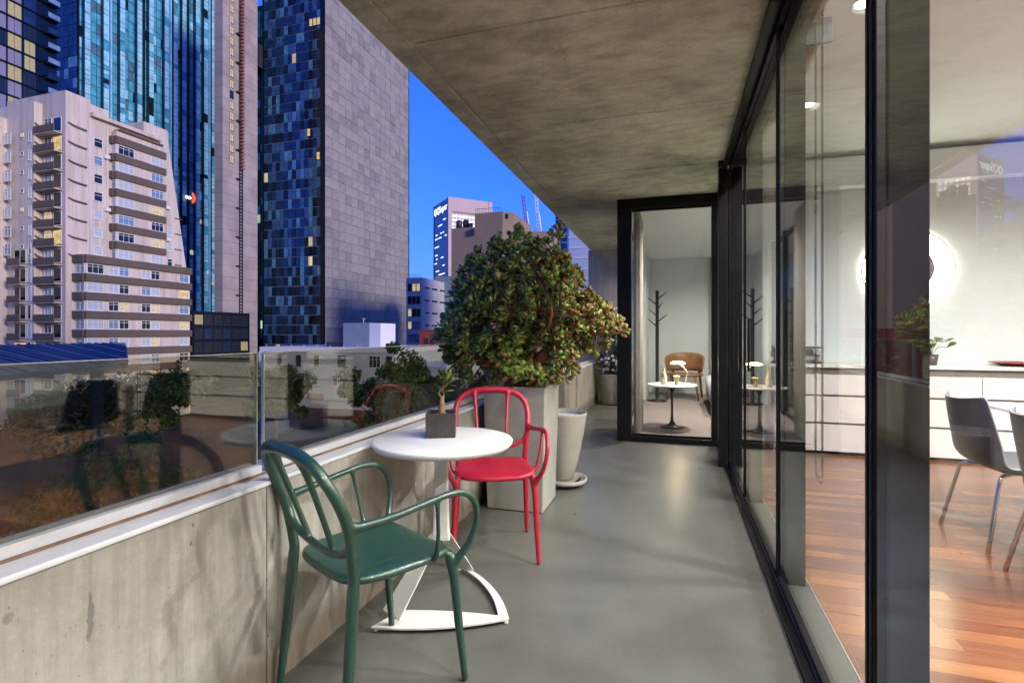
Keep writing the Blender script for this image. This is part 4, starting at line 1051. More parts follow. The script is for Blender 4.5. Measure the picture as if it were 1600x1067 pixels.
# upper bay with brown bands
MB().box(-90.39, -89.2, 63.6, 72.2, 13.6, 35.1).build('bay', 'render_white', wa)
rw = random.Random(77)
def pick(): return rw.choices(['pane_blind', 'pane_sky', 'pane_dark', 'pane_lit', 'pane_lit_pale'], [46, 18, 24, 6, 6])[0]
for k in range(8):
    zb_ = 33.6 - SH * k
    MB().box(-89.6, -88.95, 63.4, 72.4, zb_ - .62, zb_ + .62).box(-90.38, -89.605, 63.2, 63.595, zb_ - .62, zb_ + .62).build('brown_band', 'band_brown', wa)
    zc = zb_ - SH / 2 - .05
    window(wa, '+x', 65.2, zc, 2.7, 1.5, pick(), -89.2, mull=2)
    window(wa, '+x', 70.8, zc, 2.3, 1.5, 'pane_lit_pale' if k == 5 else pick(), -89.2, mull=2)
    window(wa, '-y', -89.8, zc, 1.0, 1.5, pick(), 63.6, mull=0)
    if k < 8: window(wa, '+x', 61.5, zc + .3, 1.35, 1.5, pick(), -90.4, mull=0, trans=.35)
    if k > 3: window(wa, '+x', 74.2, zc - .1, 1.0, 1.5, pick(), -90.4, mull=0, trans=.35)
    # curved sun ledges on the plain strips
    for (x_, y_) in ((-90.4, 57.0), (-95.7, 55.65), (-102.0, 53.6)):
        ln = 2.6 if x_ == -90.4 else .9
        MB().tube(spline([(x_ + .1, y_, zb_ + .55), (x_ + .35, y_ + ln * .3, zb_ + .25), (x_ + .35, y_ + ln, zb_ + .1)], 4), .10, 6).build('sun_ledge', 'band_brown', wa)
    if k > 2: MB().box(-90.39, -90.2, 75.2, 76.6, zb_ - 1.9, zb_ - 1.75).build('sun_ledge', 'band_brown', wa)
# lower block bands and windows
for k in range(7):
    zb_ = 12.95 - SH * k
    MB().box(-87.99, -87.55, 57.8, 76.5, zb_ - .60, zb_ + .60).box(-90.38, -87.995, 57.55, 57.995, zb_ - .60, zb_ + .60).build('brown_band', 'band_brown', wa)
    zc = zb_ - SH / 2 - .02
    window(wa, '-y', -89.15, zc, 1.9, 1.55, 'pane_sky', 58.0, mull=1)
    for yc, ww in ((59.45, 2.5), (63.1, 3.3), (68.6, 3.3), (75.1, 1.9)):
        if ww == 3.3:
            window(wa, '+x', yc - .86, zc, 1.6, 1.5, pick(), -88.0, mull=1); window(wa, '+x', yc + .86, zc, 1.6, 1.5, pick(), -88.0, mull=1)
        else: window(wa, '+x', yc, zc, ww, 1.5, pick(), -88.0, mull=2 if ww > 2 else 1)
# balcony stack
for k in range(16):
    zb_ = 33.4 - SH * k
    MB().box(-95.5, -91.0, 55.5, 56.68, zb_ - 1.15, zb_ - 1.0).build('balcony_slab', 'render_white', wa)
    MB().box(-95.55, -90.95, 55.38, 55.5, zb_ - 1.0, zb_ + .05).build('balcony_front', 'band_brown', wa)
    window(wa, '-y', -94.3, zb_ + .85, 1.7, 1.5, pick(), 56.7, mull=1)
    f = window(wa, '-y', -92.2, zb_ + .45, 1.9, 2.2, rw.choices(['pane_dark', 'pane_lit', 'band_brown'], [6, 2, 2])[0], 56.7, mull=0, trans=0)
    if k < 7:
        window(wa, '-y', -100.7, zb_ - 1.4, 1.5, 1.7, pick(), 55.0, mull=1); window(wa, '-y', -98.4, zb_ - .9, .7, .6, 'pane_lit' if k in (0, 4) else 'pane_dark', 55.6, mull=0, trans=0)
        window(wa, '-y', -96.6, zb_ - 1.3, .6, 1.7, pick(), 55.6, mull=0)
    else:
        MB().box(-100.4, -97.4, 54.7, 55.58, zb_ - 1.15, zb_ - 1.0).build('balcony_slab', 'render_white', wa)
        MB().box(-100.4, -97.4, 54.6, 54.7, zb_ - 1.0, zb_ + .05).build('balcony_front', 'band_brown', wa)
        window(wa, '-y', -98.9, zb_ + .45, 2.8, 2.2, rw.choices(['pane_dark', 'pane_lit', 'pane_dark'], [6, 3, 2])[0], 55.6, mull=1, trans=0)
        window(wa, '-y', -96.7, zb_ + .5, .8, 2.3, pick(), 55.6, mull=0, trans=0)
for k in range(12): MB().box(-89.6 + .05, -89.4, 58.3 + k * 2.0, 58.38 + k * 2.0, 13.55, 13.7).build('roof_vent', 'frame_dark', wa) if k < 3 else None

rw = random.Random(55)
for k in range(16):
    if k % 2: MB().box(-93.5 - (k % 3), -92.6 - (k % 3), 55.7, 56.3, 33.4 - SH * k - .99, 33.4 - SH * k - .3).build('air_unit', 'frame_white', wa)
for y_ in (60.15, 62.9, 73.0): MB().tube([(-90.3, y_, 13.6), (-90.3, y_, 36)], .07, 6).build('downpipe', 'render_white_b', wa)
for y_, z_ in ((62.3, 30.2), (62.4, 21.5), (73.2, 24.3), (73.3, 18.4)): MB().box(-90.38, -89.9, y_, y_ + .8, z_, z_ + .6).build('air_unit', 'frame_white', wa)
MB().tube([(-92, 66, 37.2), (-92, 66, 40.5)], .06, 6).build('aerial', 'frame_dark', wa)
MB().box(-96, -93, 62, 65, 37.2, 39.4).build('lift_house', 'render_white', wa)
# ---- dark residential tower, far left ---------------------------------------------------
dt = thing('dark_tower', 'dark tower with lilac panels and lit windows at the top left', 'building', (-138, 68, GZ))
MB().box(-150, -128, 48, 78.6, GZ, 96).build('core', 'navy_black', dt)
rw = random.Random(9); widths = [(51.5, 2.6), (54.4, 2.6), (57.3, 2.6), (60.2, 2.6), (63.2, 2.6), (66.0, 2.2), (68.5, 2.2), (71.0, 2.4), (73.6, 2.0)]
for k in range(22):
    z = 94 - 3.2 * k
    if z < 30: break
    MB().box(-128, -127.6, 48, 76.2, z - .22, z + .02).build('slab_edge', 'navy_black', dt)
    for i, (yc, ww) in enumerate(widths):
        pm = 'lilac_clad' if i % 3 != 2 and rw.random() < .8 else rw.choices(['pane_dark', 'navy_pane', 'pane_lit_dim'], [8, 4, 2])[0]
        if i == 7 and k % 2 and k > 8: pm = 'pane_lit_dim'
        window(dt, '+x', yc, z + 1.5, ww, 2.9, pm, -128.0, 'frame_dark', 1, 0, .06, .08)
    MB().box(-128.5, -126.8, 76.3, 78.5, z - .22, z).build('balcony_slab', 'blue_deep', dt)
    MB().box(-126.85, -126.8, 76.3, 78.5, z + .002, z + 1.0).build('balcony_front', 'pane_sky' if k % 3 else 'blue_deep', dt)

# ---- blue glass tower ---------------------------------------------------------------------
bt = thing('blue_glass_tower', 'tall bright blue glass tower with vertical bays, behind the white apartment house', 'building', (-180, 134, GZ))
MB().box(-200, -170, 110, 159, GZ, 150).build('core', 'navy_black', bt)
cladding(bt, '+x', -169.9, 110.2, 158.8, 6, 148, 30, 44, ['blue_pane', 'blue_deep', 'blue_bay', 'teal_pane'], [24, .8, 1, 4], 4, 'curtain_panel', .16, .12, .03)
bays = [111.6, 117.0, 122.0, 127.6, 131.6, 137.2, 140.6, 144.0, 149.5, 153.0, 156.4]
rw = random.Random(14)
for i, yc in enumerate(bays):
    zb_ = rw.uniform(-2, 16) if i > 1 else 20; bm_ = MB(); z = zb_
    bm_.box(-169.7, -168.5, yc - .85, yc + .85, zb_, 148, 1)
    while z < 146:
        h_ = rw.choice((1.4, 1.6, 3.0, 3.2)); mi = rw.choices([0, 2, 3, 4], [12, 3, .8, .5 if z < 70 else 0])[0]
        bm_.box(-168.5, -168.3, yc - .75, yc + .75, z + .08, z + h_ - .08, mi); z += h_
    bm_.build('bay', ['blue_bay', 'blue_deep', 'blue_pane', 'pane_dark', 'pane_lit_pale'], bt)
    if i % 2: MB().box(-168.4, -167.6, yc + .95, yc + 1.25, zb_ - 4, 148).build('fin', 'blue_bay' if i % 4 == 1 else 'navy_black', bt)
cladding(bt, '-y', 109.9, -179.5, -170.2, 20, 148, 5, 40, ['navy_pane', 'blue_deep', 'teal_pane'], [6, 6, 1], 6, 'side_panel', .16, .1, .04)
for (yc, z) in ((155.0, 57), (155.0, 24.5), (152, 43), (148.5, 31), (157, 11), (146, 12), (150, 88)):
    window(bt, '+x', yc, z, 2.4, 1.8, rw.choice(['pane_lit_green', 'pane_lit_pale', 'pane_lit_white']), -169.7, 'frame_dark', 2, 0)
# illuminated sign: white letters and an orange red crescent
def letters(text, size, parent, loc, rot, mt, depth=.15, name='lettering'):
    c = bpy.data.curves.new('txt', 'FONT'); c.body = text; c.size = size; c.extrude = depth
    o = bpy.data.objects.new('txt', c); COL.objects.link(o)
    dg = bpy.context.evaluated_depsgraph_get(); me = bpy.data.meshes.new_from_object(o.evaluated_get(dg)); bpy.data.objects.remove(o)
    me.materials.clear(); me.materials.append(M[mt]); me.name = name
    return linked(name, me, parent, loc, rot)
emit('sign_white', (.85, 1.0, .97), 1.2); emit('sign_red', (1.0, .09, .02), 1.2)
sgn = thing('illuminated_sign', 'small lit sign of white letters and a red crescent on the blue tower', 'sign', (-167.4, 145.2, 50))
letters('eo', 2.4, sgn, (-167.3, 143.4, 49.6), (R(90), 0, R(90)), 'sign_white')
pts = [(math.cos(R(a)) * 1.1, math.sin(R(a)) * 1.9) for a in range(-100, 101, 12)] + [(math.cos(R(a)) * .35 - .2, math.sin(R(a)) * 1.2) for a in range(100, -101, -20)]
MB().prism([(146.3 + p, 50.4 + q) for p, q in pts], -167.4, -167.1, axis='x').build('crescent', 'sign_red', sgn)

# ---- concrete core with construction hoist -------------------------------------------------
cc = thing('concrete_core_tower', 'slim raw concrete tower with a lit window strip and orange hoist mast', 'building', (-131.5, 130, GZ))
zs = [GZ] + [GZ + 3.6 * k for k in range(1, 38)]
for z0, z1 in zip(zs[:-1], zs[1:]): MB().box(-133.2, -130, 124, 137.7, z0 + .03, z1 - .03).build('lift_band', 'core_concrete', cc)
MB().box(-133.1, -130.1, 124.1, 137.6, GZ, 118).build('joint_core', 'frame_dark', cc)
for k in range(17): window(cc, '+x', 127.3, 107.5 - 3.3 * k, 1.5, 2.4, 'pane_lit_pale' if k != 10 else 'pane_dark', -130.0, 'frame_dark', 1, .5, .1)
hm = MB()
for z in range(0, 54): hm.box(-129.3, -128.6, 130.1, 131.0, 52.2 + z * 1.1, 52.9 + z * 1.1)
hm.build('hoist_panel', 'hoist_orange', cc)
lad = MB()
for z in range(0, 118):
    lad.box(-129.6, -129.4, 130.0, 131.2, GZ + z * 1.0, GZ + .25 + z * 1.0)
lad.box(-129.7, -129.45, 130.0, 130.12, GZ, 112).box(-129.7, -129.45, 131.1, 131.22, GZ, 112)
for z in range(12): lad.box(-130, -129.0, 128.8, 130.0, z * 9. - 5, z * 9. - 4.7)
lad.build('hoist_mast', 'frame_dark', cc)
# ---- stone sided office tower --------------------------------------------------------------
ot = thing('stone_office_tower', 'huge office tower with a dark glass front and pale stone slab side', 'building', (-128, 180, GZ))
MB().box(-141, -115.3, 152.3, 211.3, GZ, 172).build('core', 'stone_dark', ot)
cladding(ot, '+x', -115.3, 152.2, 211.3, 3, 171, 15, 48, ['stone_pale', 'stone_mid', 'stone_dark'], [6, 5, 2], 3, 'stone_panel', .10, .30, .07, single=290)
cladding(ot, '-y', 152.3, -140.8, -116.6, -6, 171, 14, 52, ['navy_pane', 'navy_mid', 'teal_pane', 'navy_black', 'pane_lit_pale'], [50, 26, 12, 22, .4], 8, 'window_pane', .28, .18, .04)
MB().box(-116.5, -115.0, 151.9, 152.25, GZ, 171).box(-115.29, -114.85, 151.9, 152.15, GZ, 171).build('corner_trim', 'navy_black', ot)
MB().box(-141.2, -140.85, 151.8, 152.25, GZ, 171).box(-115.35, -114.9, 211.32, 211.8, GZ, 171).build('corner_trim', 'navy_black', ot)
for x in (-120.6, -119.0, -117.5): window(ot, '-y', x, 109.0, 1.35, 2.6, 'pane_lit_pale', 152.05, 'frame_dark', 0, 0)
for x, z in ((-117.6, 62.5), (-121.5, 71.0)): window(ot, '-y', x, z, 1.35, 2.6, 'pane_lit', 152.05, 'frame_dark', 0, 0)
# dark link between core tower and office tower
lt = thing('dark_link_block', 'narrow dark glass block squeezed beside the stone office tower', 'building', (-144, 156, GZ))
MB().box(-148, -141.3, 153.5, 170, GZ, 120).build('core', 'navy_black', lt)
cladding(lt, '-y', 153.5, -147.8, -141.4, -10, 118, 3, 40, ['navy_black', 'navy_pane', 'teal_pane', 'pane_lit_green'], [10, 6, 4, .6], 12, 'window_pane', .3, .12, .03)
MB().box(-147, -141, 150, 153.4, 96, 104).build('service_balcony', 'frame_dark', lt)
# dark podium with lit floors at the foot of the towers
pd = thing('podium_block', 'low dark podium with glowing floors at the towers\' feet', 'building', (-118, 112, GZ))
MB().box(-140, -118, 103, 122, GZ, 7.0).build('core', 'navy_black', pd)
rw = random.Random(31)
for z in (4.8, 1.2, -2.4):
    for k in range(6): window(pd, '+x', 105 + k * 3.0, z, 2.6, 2.6, rw.choices(['pane_lit_dim', 'pane_dark', 'navy_pane'], [1, 9, 4])[0], -118.0, 'frame_dark', 2, .3)
# ---- far tower with the sign ---------------------------------------------------------------
fc = gpt(702, 510); ang = R(-17.34 + 0)   # its sides are turned against the street grid
th_r = math.atan2(815, 2356 - 800)        # direction of the right-hand face seen from the camera
dR = Vector((math.cos(R(17.342) + th_r) , math.sin(R(17.342) + th_r), 0)); dR = Vector((.9545 * (2356 - 800) / 815 - .2981, .2981 * (2356 - 800) / 815 + .9545, 0)).normalized()
dLv = Vector((.9545 * (365 - 800) / 815 - .2981, .2981 * (365 - 800) / 815 + .9545, 0)).normalized()
ft = thing('signed_tower', 'distant pink office tower with lit square windows and a rooftop sign', 'building', (fc[0], fc[1], GZ), math.atan2(dR.y, dR.x), local=True)
# local: x along the window face, y into the depth, face at y=0
Wd, Dp, Ht = 46., 44., 134.6 - GZ
MB().box(0, Wd, 0, Dp, 0, Ht).build('wall', 'pink_clad', ft)
MB().box(-.6, 0, 3.5, Dp - 2, 0, Ht - 4).build('side_glazing', 'navy_clad', ft)
MB().box(-1.0, -.05, 0, 3.4, 0, Ht + .3).box(-1.0, -.05, Dp - 1.9, Dp, 0, Ht + .1).build('side_pier', 'pink_clad', ft)
MB().box(3, Wd - 4, -.25, -.01, Ht - 14.6, Ht - 13.8).build('cornice', 'band_brown', ft)
MB().box(Wd - 3.6, Wd + .4, -.5, -.02, 0, Ht).build('corner_pier', 'pink_clad', ft)
wmm = MB().box(-1.1, 1.1, -.3, 0, -1.15, 1.15).mesh('window', 'pane_lit_white')
ORG[ft.name] = (0, 0, 0)
for r_ in range(11):
    for c_ in range(11): linked('window', wmm, ft, (4.2 + c_ * 3.55, -.005, Ht - 18.0 - r_ * 4.15))
rw = random.Random(2)
for r_ in range(20):
    for c_ in range(4):
        if rw.random() < .45:
            y0_ = 5 + rw.uniform(0, 30); l_ = rw.uniform(3, 9); MB().box(-.75, -.61, y0_, min(y0_ + l_, Dp - 3), Ht - 20 - r_ * 4.15, Ht - 19.0 - r_ * 4.15).build('lit_strip', 'pane_lit_white', ft)
MB().box(-.9, -.61, 3.6, Dp - 2.1, Ht - 13.5, Ht - 3).build('sign_board', 'navy_clad', ft)
MB().lathe([(.001, 0), (3.0, 0), (3.0, .3), (.001, .3)], (0, 0, 0), 20).mesh  # icon shape below
ic = MB(); 
for k in range(24):
    a0_, a1_ = 2 * math.pi * k / 24, 2 * math.pi * (k + 1) / 24
    ic.add([(-1.15, 37.5 + math.cos(a) * r__, Ht - 8 + math.sin(a) * r__) for a in (a0_, a1_) for r__ in (3.6, 1.9)], [(0, 1, 3, 2)])
ic.add([(-1.15, 38.5, Ht - 10.4), (-1.15, 36.2, Ht - 12.6), (-1.15, 36.0, Ht - 10.6)], [(0, 1, 2)])
o = ic.build('sign_icon', 'sign_white', ft); o.modifiers.new('s', 'SOLIDIFY').thickness = .25
letters('QSuper', 9.6, ft, (-1.1, 33.6, Ht - 11.0), (R(90), 0, R(-90)), 'sign_white', .12)
for x in (20, 22.5): MB().box(x, x + .5, 20, 20.5, Ht, Ht + 7).build('antenna', 'frame_dark', ft)

# ---- tan blank-walled block ----------------------------------------------------------------
tn = thing('tan_block', 'tall tan block with a blank wall behind the jade tree', 'building', (-50, 135, GZ))
MB().box(-57.8, -51.0, 130, 150, GZ, 29.6).build('wall', 'tan_render', tn)
MB().prism([(-50.99, 130), (-43.2, 130), (-40.8, 131.8), (-40.8, 150), (-50.99, 150)], GZ, 33.2).build('wall', 'tan_render', tn)
MB().prism([(-40.79, 132.2), (-32, 134.5), (-32, 150), (-40.79, 150)], GZ, 28.2).build('rear_wing', 'tan_render', tn)
for x in (-56.4, -54.4): MB().lathe([(.001, 0), (.85, 0), (.85, 2.2), (.6, 2.5), (.001, 2.5)], (x, 132, 29.6), 16).build('water_tank', 'frame_dark', tn)
MB().box(-52.9, -51.9, 130.4, 131, 29.6, 30.8).box(-52, -51.02, 129.2, 129.95, 27.4, 29.0).build('air_unit', 'frame_dark', tn)
rl = MB()
for k in range(13): rl.box(-50.9 + k * .62, -50.84 + k * .62, 130.1, 130.16, 33.2, 34.3)
rl.box(-50.9, -43.3, 130.1, 130.16, 34.3, 34.4).build('roof_railing', 'frame_dark', tn)
MB().box(-43.0, -41.9, 130.4, 131.5, 31.4, 32.6).build('corner_window', 'pane_dark', tn)
# ---- grey office ---------------------------------------------------------------------------
go = thing('grey_office', 'mid grey office with slot windows beside the stone tower', 'building', (-84, 170, GZ))
MB().box(-88.0, -82, 160, 184, GZ, 20.2).build('wall', 'grey_render', go)
MB().box(-86, -72, 178, 190, GZ, 22.5).build('plant_room', 'blue_grey_clad', go)
for k in range(8):
    z = 16.9 - 4.3 * k
    for x in (-86.6, -85.0, -83.4): window(go, '-y', x, z, 1.4, 2.6, 'pane_lit_pale' if (k, x) in ((0, -83.4), (0, -85.0), (2, -86.6), (3, -86.6)) else ('pane_sky' if k > 2 else 'pane_dark'), 160.0, 'frame_dark', 0, .3)
    for yc, ll in ((162.5, 3.0), (167.5, 4.5), (174, 5), (180, 4)): MB().box(-81.99, -81.9, yc, yc + ll, z - .3, z + .3).build('slot_window', 'pane_dark', go)
for k in range(14): MB().box(-87.9 + k * .43, -87.84 + k * .43, 160.05, 160.1, 20.2, 21.5).build('roof_rail', 'frame_dark', go)
MB().box(-77.3, -77.0, 180, 180.3, 22.5, 31).build('antenna', 'frame_dark', go)
# ---- red brick building --------------------------------------------------------------------
rb = thing('red_brick_house', 'dark red brick house below the grey office', 'building', (-55, 125, GZ))
MB().box(-62.2, -30, 120, 127, GZ, 1.9).build('wall', 'brick_red', rb)
MB().box(-62.4, -30, 119.8, 127.2, 1.9, 2.15).build('coping', 'brick_red', rb)
for x in (-60.3, -58.6, -54.5, -50): window(rb, '-y', x, -1.2, 1.3, 2.7, 'pane_dark', 120.0, 'brick_red', 1, 0)
for x in (-60.3, -58.6, -54.5): window(rb, '-y', x, -5.4, 1.3, 2.4, 'pane_dark', 120.0, 'brick_red', 1, 0)
# ---- white warehouse -----------------------------------------------------------------------
wh = thing('white_warehouse', 'long pale flat-roofed building with small windows seen through the balustrade', 'building', (-68, 100, GZ))
MB().box(-84, -52, 90, 112, GZ, -1.9).build('wall', 'warehouse_white', wh)
MB().box(-84.2, -51.8, 89.8, 112.2, -2.6, -1.6).build('roof_fascia', 'frame_white', wh)
MB().box(-84.3, -83.2, 89.6, 89.98, GZ, -2.6).build('corner_pier', 'frame_white', wh)
MB().box(-51.9, -42, 92, 108, GZ, -5.3).build('wing', 'warehouse_white', wh)
MB().box(-52.2, -41.8, 91.8, 108.2, -5.3, -5.0).build('wing_coping', 'frame_white', wh)
MB().box(-66.5, -60.2, 94, 100, -1.6, 3.4).build('roof_plant_room', 'blue_grey_clad', wh)
MB().box(-60.19, -57.6, 94, 100, -1.6, 3.3).build('roof_plant_room', 'frame_white', wh)
MB().box(-71, -66.6, 94.5, 97, -1.6, -.6).build('air_unit', 'frame_dark', wh)
MB().tube([(-62.9, 96, 3.4), (-62.9, 96, 4.0)], .08, 6).lathe([(.001, 4.0), (.45, 4.3), (.5, 4.35), (.001, 4.2)], (-62.9, 96, 0), 12).build('dish_antenna', 'frame_white', wh)
for k in range(9): MB().tube([(-83 + k * 3.2, 90.4, -1.6), (-83 + k * 3.2, 90.4, -1.15)], .05, 5).build('roof_vent', 'frame_white', wh)
for x, w_ in ((-79.2, 1.1), (-74.4, 1.2), (-70.0, 1.1), (-64.0, 1.9), (-56.4, 2.6), (-53.2, 1.3)): window(wh, '-y', x, -4.4, w_, 2.3, 'pane_dark', 90.0, 'band_brown' if w_ < 2 else 'frame_white', 0 if w_ < 2 else 2, .3)
for x, w_ in ((-77, 1.4), (-73.6, 1.4), (-65.6, 1.2), (-61.0, 1.3), (-55.6, 1.2)): window(wh, '-y', x, -8.3, w_, 2.2, 'pane_dark' if w_ > 1.25 else 'band_brown', 90.0, 'frame_white', 0, .3)
MB().box(-72, -68, 89.7, 89.99, -12.2, -11).build('signboard', 'tan_render', wh)
# gabled low roofs right of the warehouse
gs = thing('gabled_sheds', 'row of small pale gabled shed roofs below the red brick house', 'building', (-46, 104, GZ))
MB().box(-51.5, -44, 112, 118, GZ, -3.4).build('wall', 'warehouse_white', gs)
for k in range(2): MB().prism([(-51.2 + k * 3.7, -3.4), (-47.6 + k * 3.7, -3.4), (-49.4 + k * 3.7, -1.7)], 112, 118, axis='y').build('gable_roof', 'blue_grey_clad', gs)
# ---- blue shed in front of the warehouse ---------------------------------------------------
bs = thing('blue_shed', 'dark blue gabled shed in front of the pale warehouse', 'shed', (-60, 66, GZ))
MB().box(-62.5, -57.5, 64, 70, GZ, -11.2).build('wall', 'blue_tarp', bs)
MB().prism([(-62.7, -11.2), (-57.3, -11.2), (-58.8, -9.6), (-61.2, -9.6)], 63.7, 70.3, axis='y').build('roof', 'blue_tarp', bs)
# ---- blue ribbed roof at the lower left ----------------------------------------------------
br = thing('roofed_shelter', 'open shelter with a blue ribbed metal roof at the left edge', 'shelter', (-40, 22, GZ))
p0, p1, p2, p3 = Vector((-37, 27.0, .55)), Vector((-37, 4, .55)), Vector((-27, 4, -1.05)), Vector((-30.5, 22.4, -.50))
MB().add([tuple(p) for p in (p0, p1, p2, p3)] + [(p.x, p.y, p.z - .25) for p in (p0, p1, p2, p3)], [(0, 1, 2, 3), (7, 6, 5, 4), (0, 4, 5, 1), (1, 5, 6, 2), (2, 6, 7, 3), (3, 7, 4, 0)]).build('roof', 'roof_metal', br)
for k in range(46):
    y_ = 4.3 + k * .48; xe = -27 - max(0, (y_ - 4) / 18.4 * 3.5) if y_ < 22.4 else -30.5 - (y_ - 22.4) * 1.41
    MB().add([(-37, y_, .555), (-37, y_ + .09, .555), (xe, y_ + .09, .555 - .16 * (xe + 37)), (xe, y_, .555 - .16 * (xe + 37)), (-37, y_ + .045, .62), (xe, y_ + .045, .62 - .16 * (xe + 37))], [(0, 3, 5, 4), (4, 5, 2, 1), (0, 4, 1), (3, 2, 5)]).build('roof_rib', 'roof_metal' if k % 3 else 'blue_grey_clad', br)
for x_, y_ in ((-36.5, 5), (-36.5, 15), (-36.5, 25), (-29, 5), (-30, 13), (-31.2, 21)): MB().box(x_ - .12, x_ + .12, y_ - .12, y_ + .12, GZ, .24 - .16 * (x_ + 37)).build('post', 'frame_dark', br)
MB().box(-36.6, -36.4, 4.5, 26, GZ, GZ + 2.6).build('rear_wall', 'band_brown', br)
# ---- towers glimpsed past the jade tree ----------------------------------------------------
t = thing('slim_dark_tower', 'slim dark blue tower seen between jade tree and balcony ceiling', 'building', (*gpt(878, 240), GZ), R(0))
a_ = gpt(868, 240); c_ = gpt(887, 240)
MB().box(a_[0], c_[0], a_[1], a_[1] + 10, GZ, 62).build('wall', 'navy_pane', t)
for k in range(16): MB().box(a_[0] - .05, c_[0] + .05, a_[1] - .3, a_[1] - .02, 4 + k * 3.5, 4.6 + k * 3.5).build('floor_band', 'teal_pane', t)
t = thing('pale_tower', 'pale blue white tower behind the far end of the balustrade', 'building', (*gpt(905, 190), GZ))
a_ = gpt(889, 190); c_ = gpt(960, 190)
MB().box(a_[0], c_[0], a_[1], a_[1] + 20, GZ, 66).build('wall', 'pale_tower', t)
for k in range(18): MB().box(a_[0] - .1, c_[0] + .1, a_[1] - .25, a_[1] - .02, -6 + k * 3.8, -5.4 + k * 3.8).build('floor_band', 'frame_white', t)
# ---- cranes --------------------------------------------------------------------------------
def crane(px_, w_, z0, zm, zt, lean, label, m1, m2):
    x, y = gpt(px_, w_); t = thing('tower_crane', label, 'crane', (x, y, GZ), group='cranes on the skyline')
    def lattice(p, q, wd, name, mt):
        m_ = MB(); p, q = Vector(p), Vector(q); d = q - p; n = max(2, int(d.length / (wd * 1.6)))
        ox = Vector((wd / 2, 0, 0)); oy = Vector((0, wd / 2, 0))
        cs_ = [ox + oy, ox - oy, -ox - oy, -ox + oy]
        for c1 in cs_: m_.tube([tuple(p + c1), tuple(q + c1)], wd * .09, 5)
        for i in range(n):
            for k in range(4):
                m_.tube([tuple(p + d * (i / n) + cs_[k]), tuple(p + d * ((i + 1) / n) + cs_[(k + 1) % 4])], wd * .06, 4)
        return m_.build(name, mt, t)
    lattice((x, y, GZ), (x, y, zm), 2.0, 'mast', m2)
    MB().box(x - 1.6, x + 1.6, y - 1.6, y + 1.6, zm, zm + 2.2).build('cab', 'crane_white', t)
    lattice((x, y, zm + 2.2), (x + lean, y, zt), 1.5, 'jib', m1)
    MB().tube([(x + 1.5, y, zm + 2), (x + lean * .5 + 1.2, y, zm + 2 + (zt - zm) * .45)], .55, 6).build('counter_jib', 'crane_white', t)
crane(823, 330, 0, 66, 89, -2.5, 'violet crane jib rising behind the tan block', 'crane_violet', 'crane_violet')
crane(842, 330, 0, 62, 92, -2.2, 'white and violet crane half hidden by the balcony ceiling edge', 'crane_white', 'crane_violet')

# ---- street trees --------------------------------------------------------------------------
def tree(x, y, h_, rx, seed, label, group, leafm='tree_leaf', n=7000, ls=.5, zbase=GZ, cz=.66, rzf=.36):
    r_ = random.Random(seed); t = thing('street_tree', label, 'tree', (x, y, zbase), group=group)
    m_ = MB(); top = zbase + h_ * .62; tips_ = []
    m_.tube([(x, y, zbase), (x + r_.uniform(-.2, .2), y, zbase + h_ * .25), (x + r_.uniform(-.4, .4), y + r_.uniform(-.4, .4), top)], [h_ * .025, h_ * .02, h_ * .012], 8)
    for k in range(9):
        a = k * 2.4 + r_.uniform(-.4, .4); z0 = zbase + h_ * r_.uniform(.28, .58); l_ = rx * r_.uniform(.5, .95)
        e = (x + math.cos(a) * l_, y + math.sin(a) * l_, z0 + h_ * r_.uniform(.1, .35)); tips_.append(e)
        m_.tube([(x, y, z0), ((x + e[0]) / 2, (y + e[1]) / 2, (z0 + e[2]) / 2 + h_ * .05), e], [h_ * .011, h_ * .007, h_ * .003], 6)
    tips_.append((x, y, zbase + h_ * .82)); m_.build('trunk', 'bark_dark', t)
    lobes = []
    for e in tips_:
        for _ in range(3): lobes.append((e[0] + r_.gauss(0, rx * .18), e[1] + r_.gauss(0, rx * .18), e[2] + r_.gauss(0, h_ * .07), rx * r_.uniform(.22, .42)))
    vs = []; fs = []
    for _ in range(n):
        c = r_.choice(lobes); u, v, w2 = r_.gauss(0, 1), r_.gauss(0, 1), r_.gauss(0, 1); l_ = math.sqrt(u * u + v * v + w2 * w2) or 1
        rad_ = c[3] * r_.uniform(.55, 1.05); p = Vector((c[0] + u / l_ * rad_, c[1] + v / l_ * rad_, c[2] + w2 / l_ * rad_ * .8))
        nn = (Vector((u, v, w2 + .6)) + Vector((r_.gauss(0, .6), r_.gauss(0, .6), r_.gauss(0, .6)))).normalized(); t1 = nn.orthogonal().normalized(); t2 = nn.cross(t1); s_ = ls * r_.uniform(.6, 1.3)
        a = r_.uniform(0, 6.28); d1 = t1 * math.cos(a) + t2 * math.sin(a); d2 = nn.cross(d1); o = len(vs)
        vs += [tuple(p - d1 * s_ * .5), tuple(p + d2 * s_ * .28 + nn * s_ * .06), tuple(p + d1 * s_ * .5), tuple(p - d2 * s_ * .28 + nn * s_ * .06)]; fs += [(o, o + 1, o + 2), (o, o + 2, o + 3)]
    tag(MB().add(vs, fs).build('crown', leafm, t), kind='stuff')
G = 'trees beyond the balustrade'
def T(px_, w_, ytop, rx, seed, label, **k):
    x, y = gpt(px_, w_); zt_ = 1.2 + (521 - ytop) / 815 * w_; tree(x, y, (zt_ - GZ) * 1.06, rx, seed, label, G, **k)
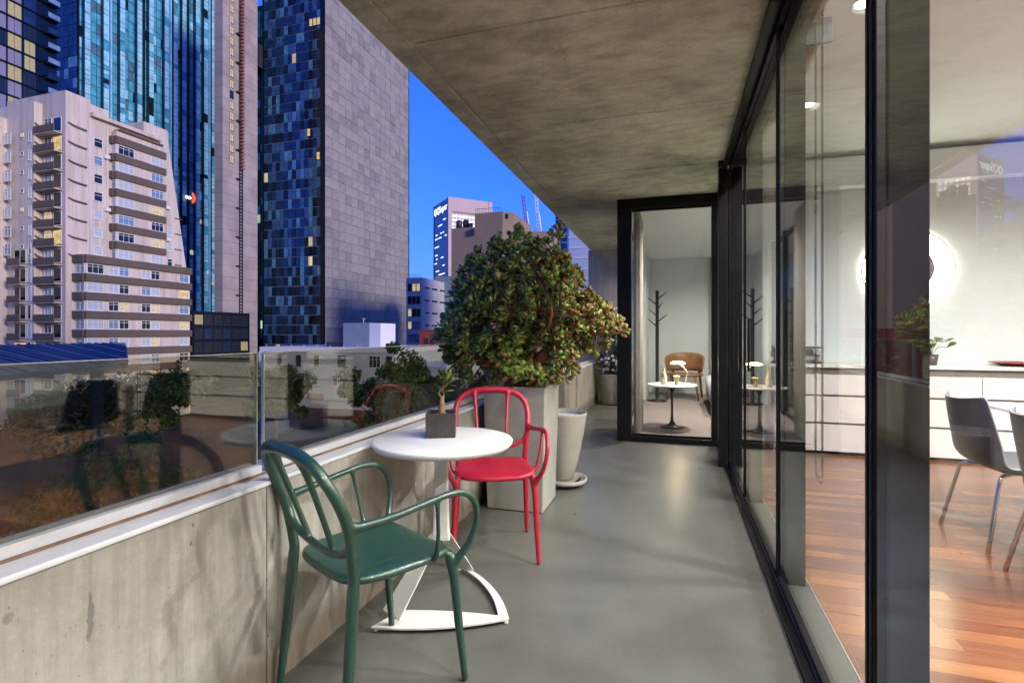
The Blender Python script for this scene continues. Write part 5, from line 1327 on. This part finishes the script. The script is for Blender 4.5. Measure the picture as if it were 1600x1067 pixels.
T(110, 52, 585, 4.6, 1, 'dark round tree in the left pane, under the apartment house')
T(232, 50, 572, 4.2, 2, 'tall dark tree in the middle of the left pane')
T(432, 62, 572, 3.4, 3, 'tree at the warehouse\'s left corner')
T(592, 58, 585, 3.8, 4, 'low tree before the warehouse\'s right half, left of its neighbours')
T(640, 60, 566, 4.2, 5, 'tall tree right of the warehouse, behind the bonsai')
T(700, 64, 568, 4.4, 6, 'tree behind the red chair, right of the bonsai')
T(760, 60, 590, 4.6, 7, 'tree hidden behind the tall planter')
T(860, 62, 575, 4.4, 8, 'tree showing green under the jade tree\'s right side')
T(190, 23, 690, 3.0, 9, 'near bright green tree at the bottom of the left pane', leafm='lime_leaf', n=7000, ls=.30)
T(90, 24, 770, 2.4, 10, 'low near bush at the very bottom of the left pane', n=5000, ls=.30)
# ---- parked cars ---------------------------------------------------------------------------
def car(x, y, mt, label):
    t = thing('parked_car', label, 'car', (x, y, GZ + .05), group='cars parked on the forecourt', local=True)
    body = [(-2.1, .25), (2.1, .25), (2.15, .6), (2.0, .85), (1.15, .95), (.55, 1.4), (-1.0, 1.42), (-1.75, .98), (-2.1, .9)]
    MB().prism(body, -.85, .85, axis='y').build('body', mt, t, bevel=.09, seg=3)
    MB().prism([(1.02, .98), (.52, 1.35), (-.95, 1.37), (-1.55, 1.0)], -.862, .862, axis='y').build('side_window', 'pane_dark', t)
    for sx in (-1.3, 1.35):
        for sy in (-.86, .70):
            w_ = MB().tube([(sx, sy, .33), (sx, sy + .17, .33)], .33, 18).build('wheel', 'black_rubber', t); MB().tube([(sx, sy - .006, .33), (sx, sy + .176, .33)], .19, 12).build('rim', 'chrome', w_)
    for sy in (-.6, .6):
        MB().box(2.08, 2.16, sy - .2, sy + .2, .6, .74).build('headlight', 'crane_white', t); MB().box(-2.14, -2.07, sy - .2, sy + .2, .68, .82).build('tail_light', 'tail_red', t)
car(*gpt(45, 34), 'car_silver', 'silver car parked far below the left balustrade pane'); car(*gpt(262, 46), 'car_dark', 'dark car parked between the trees below the left pane')
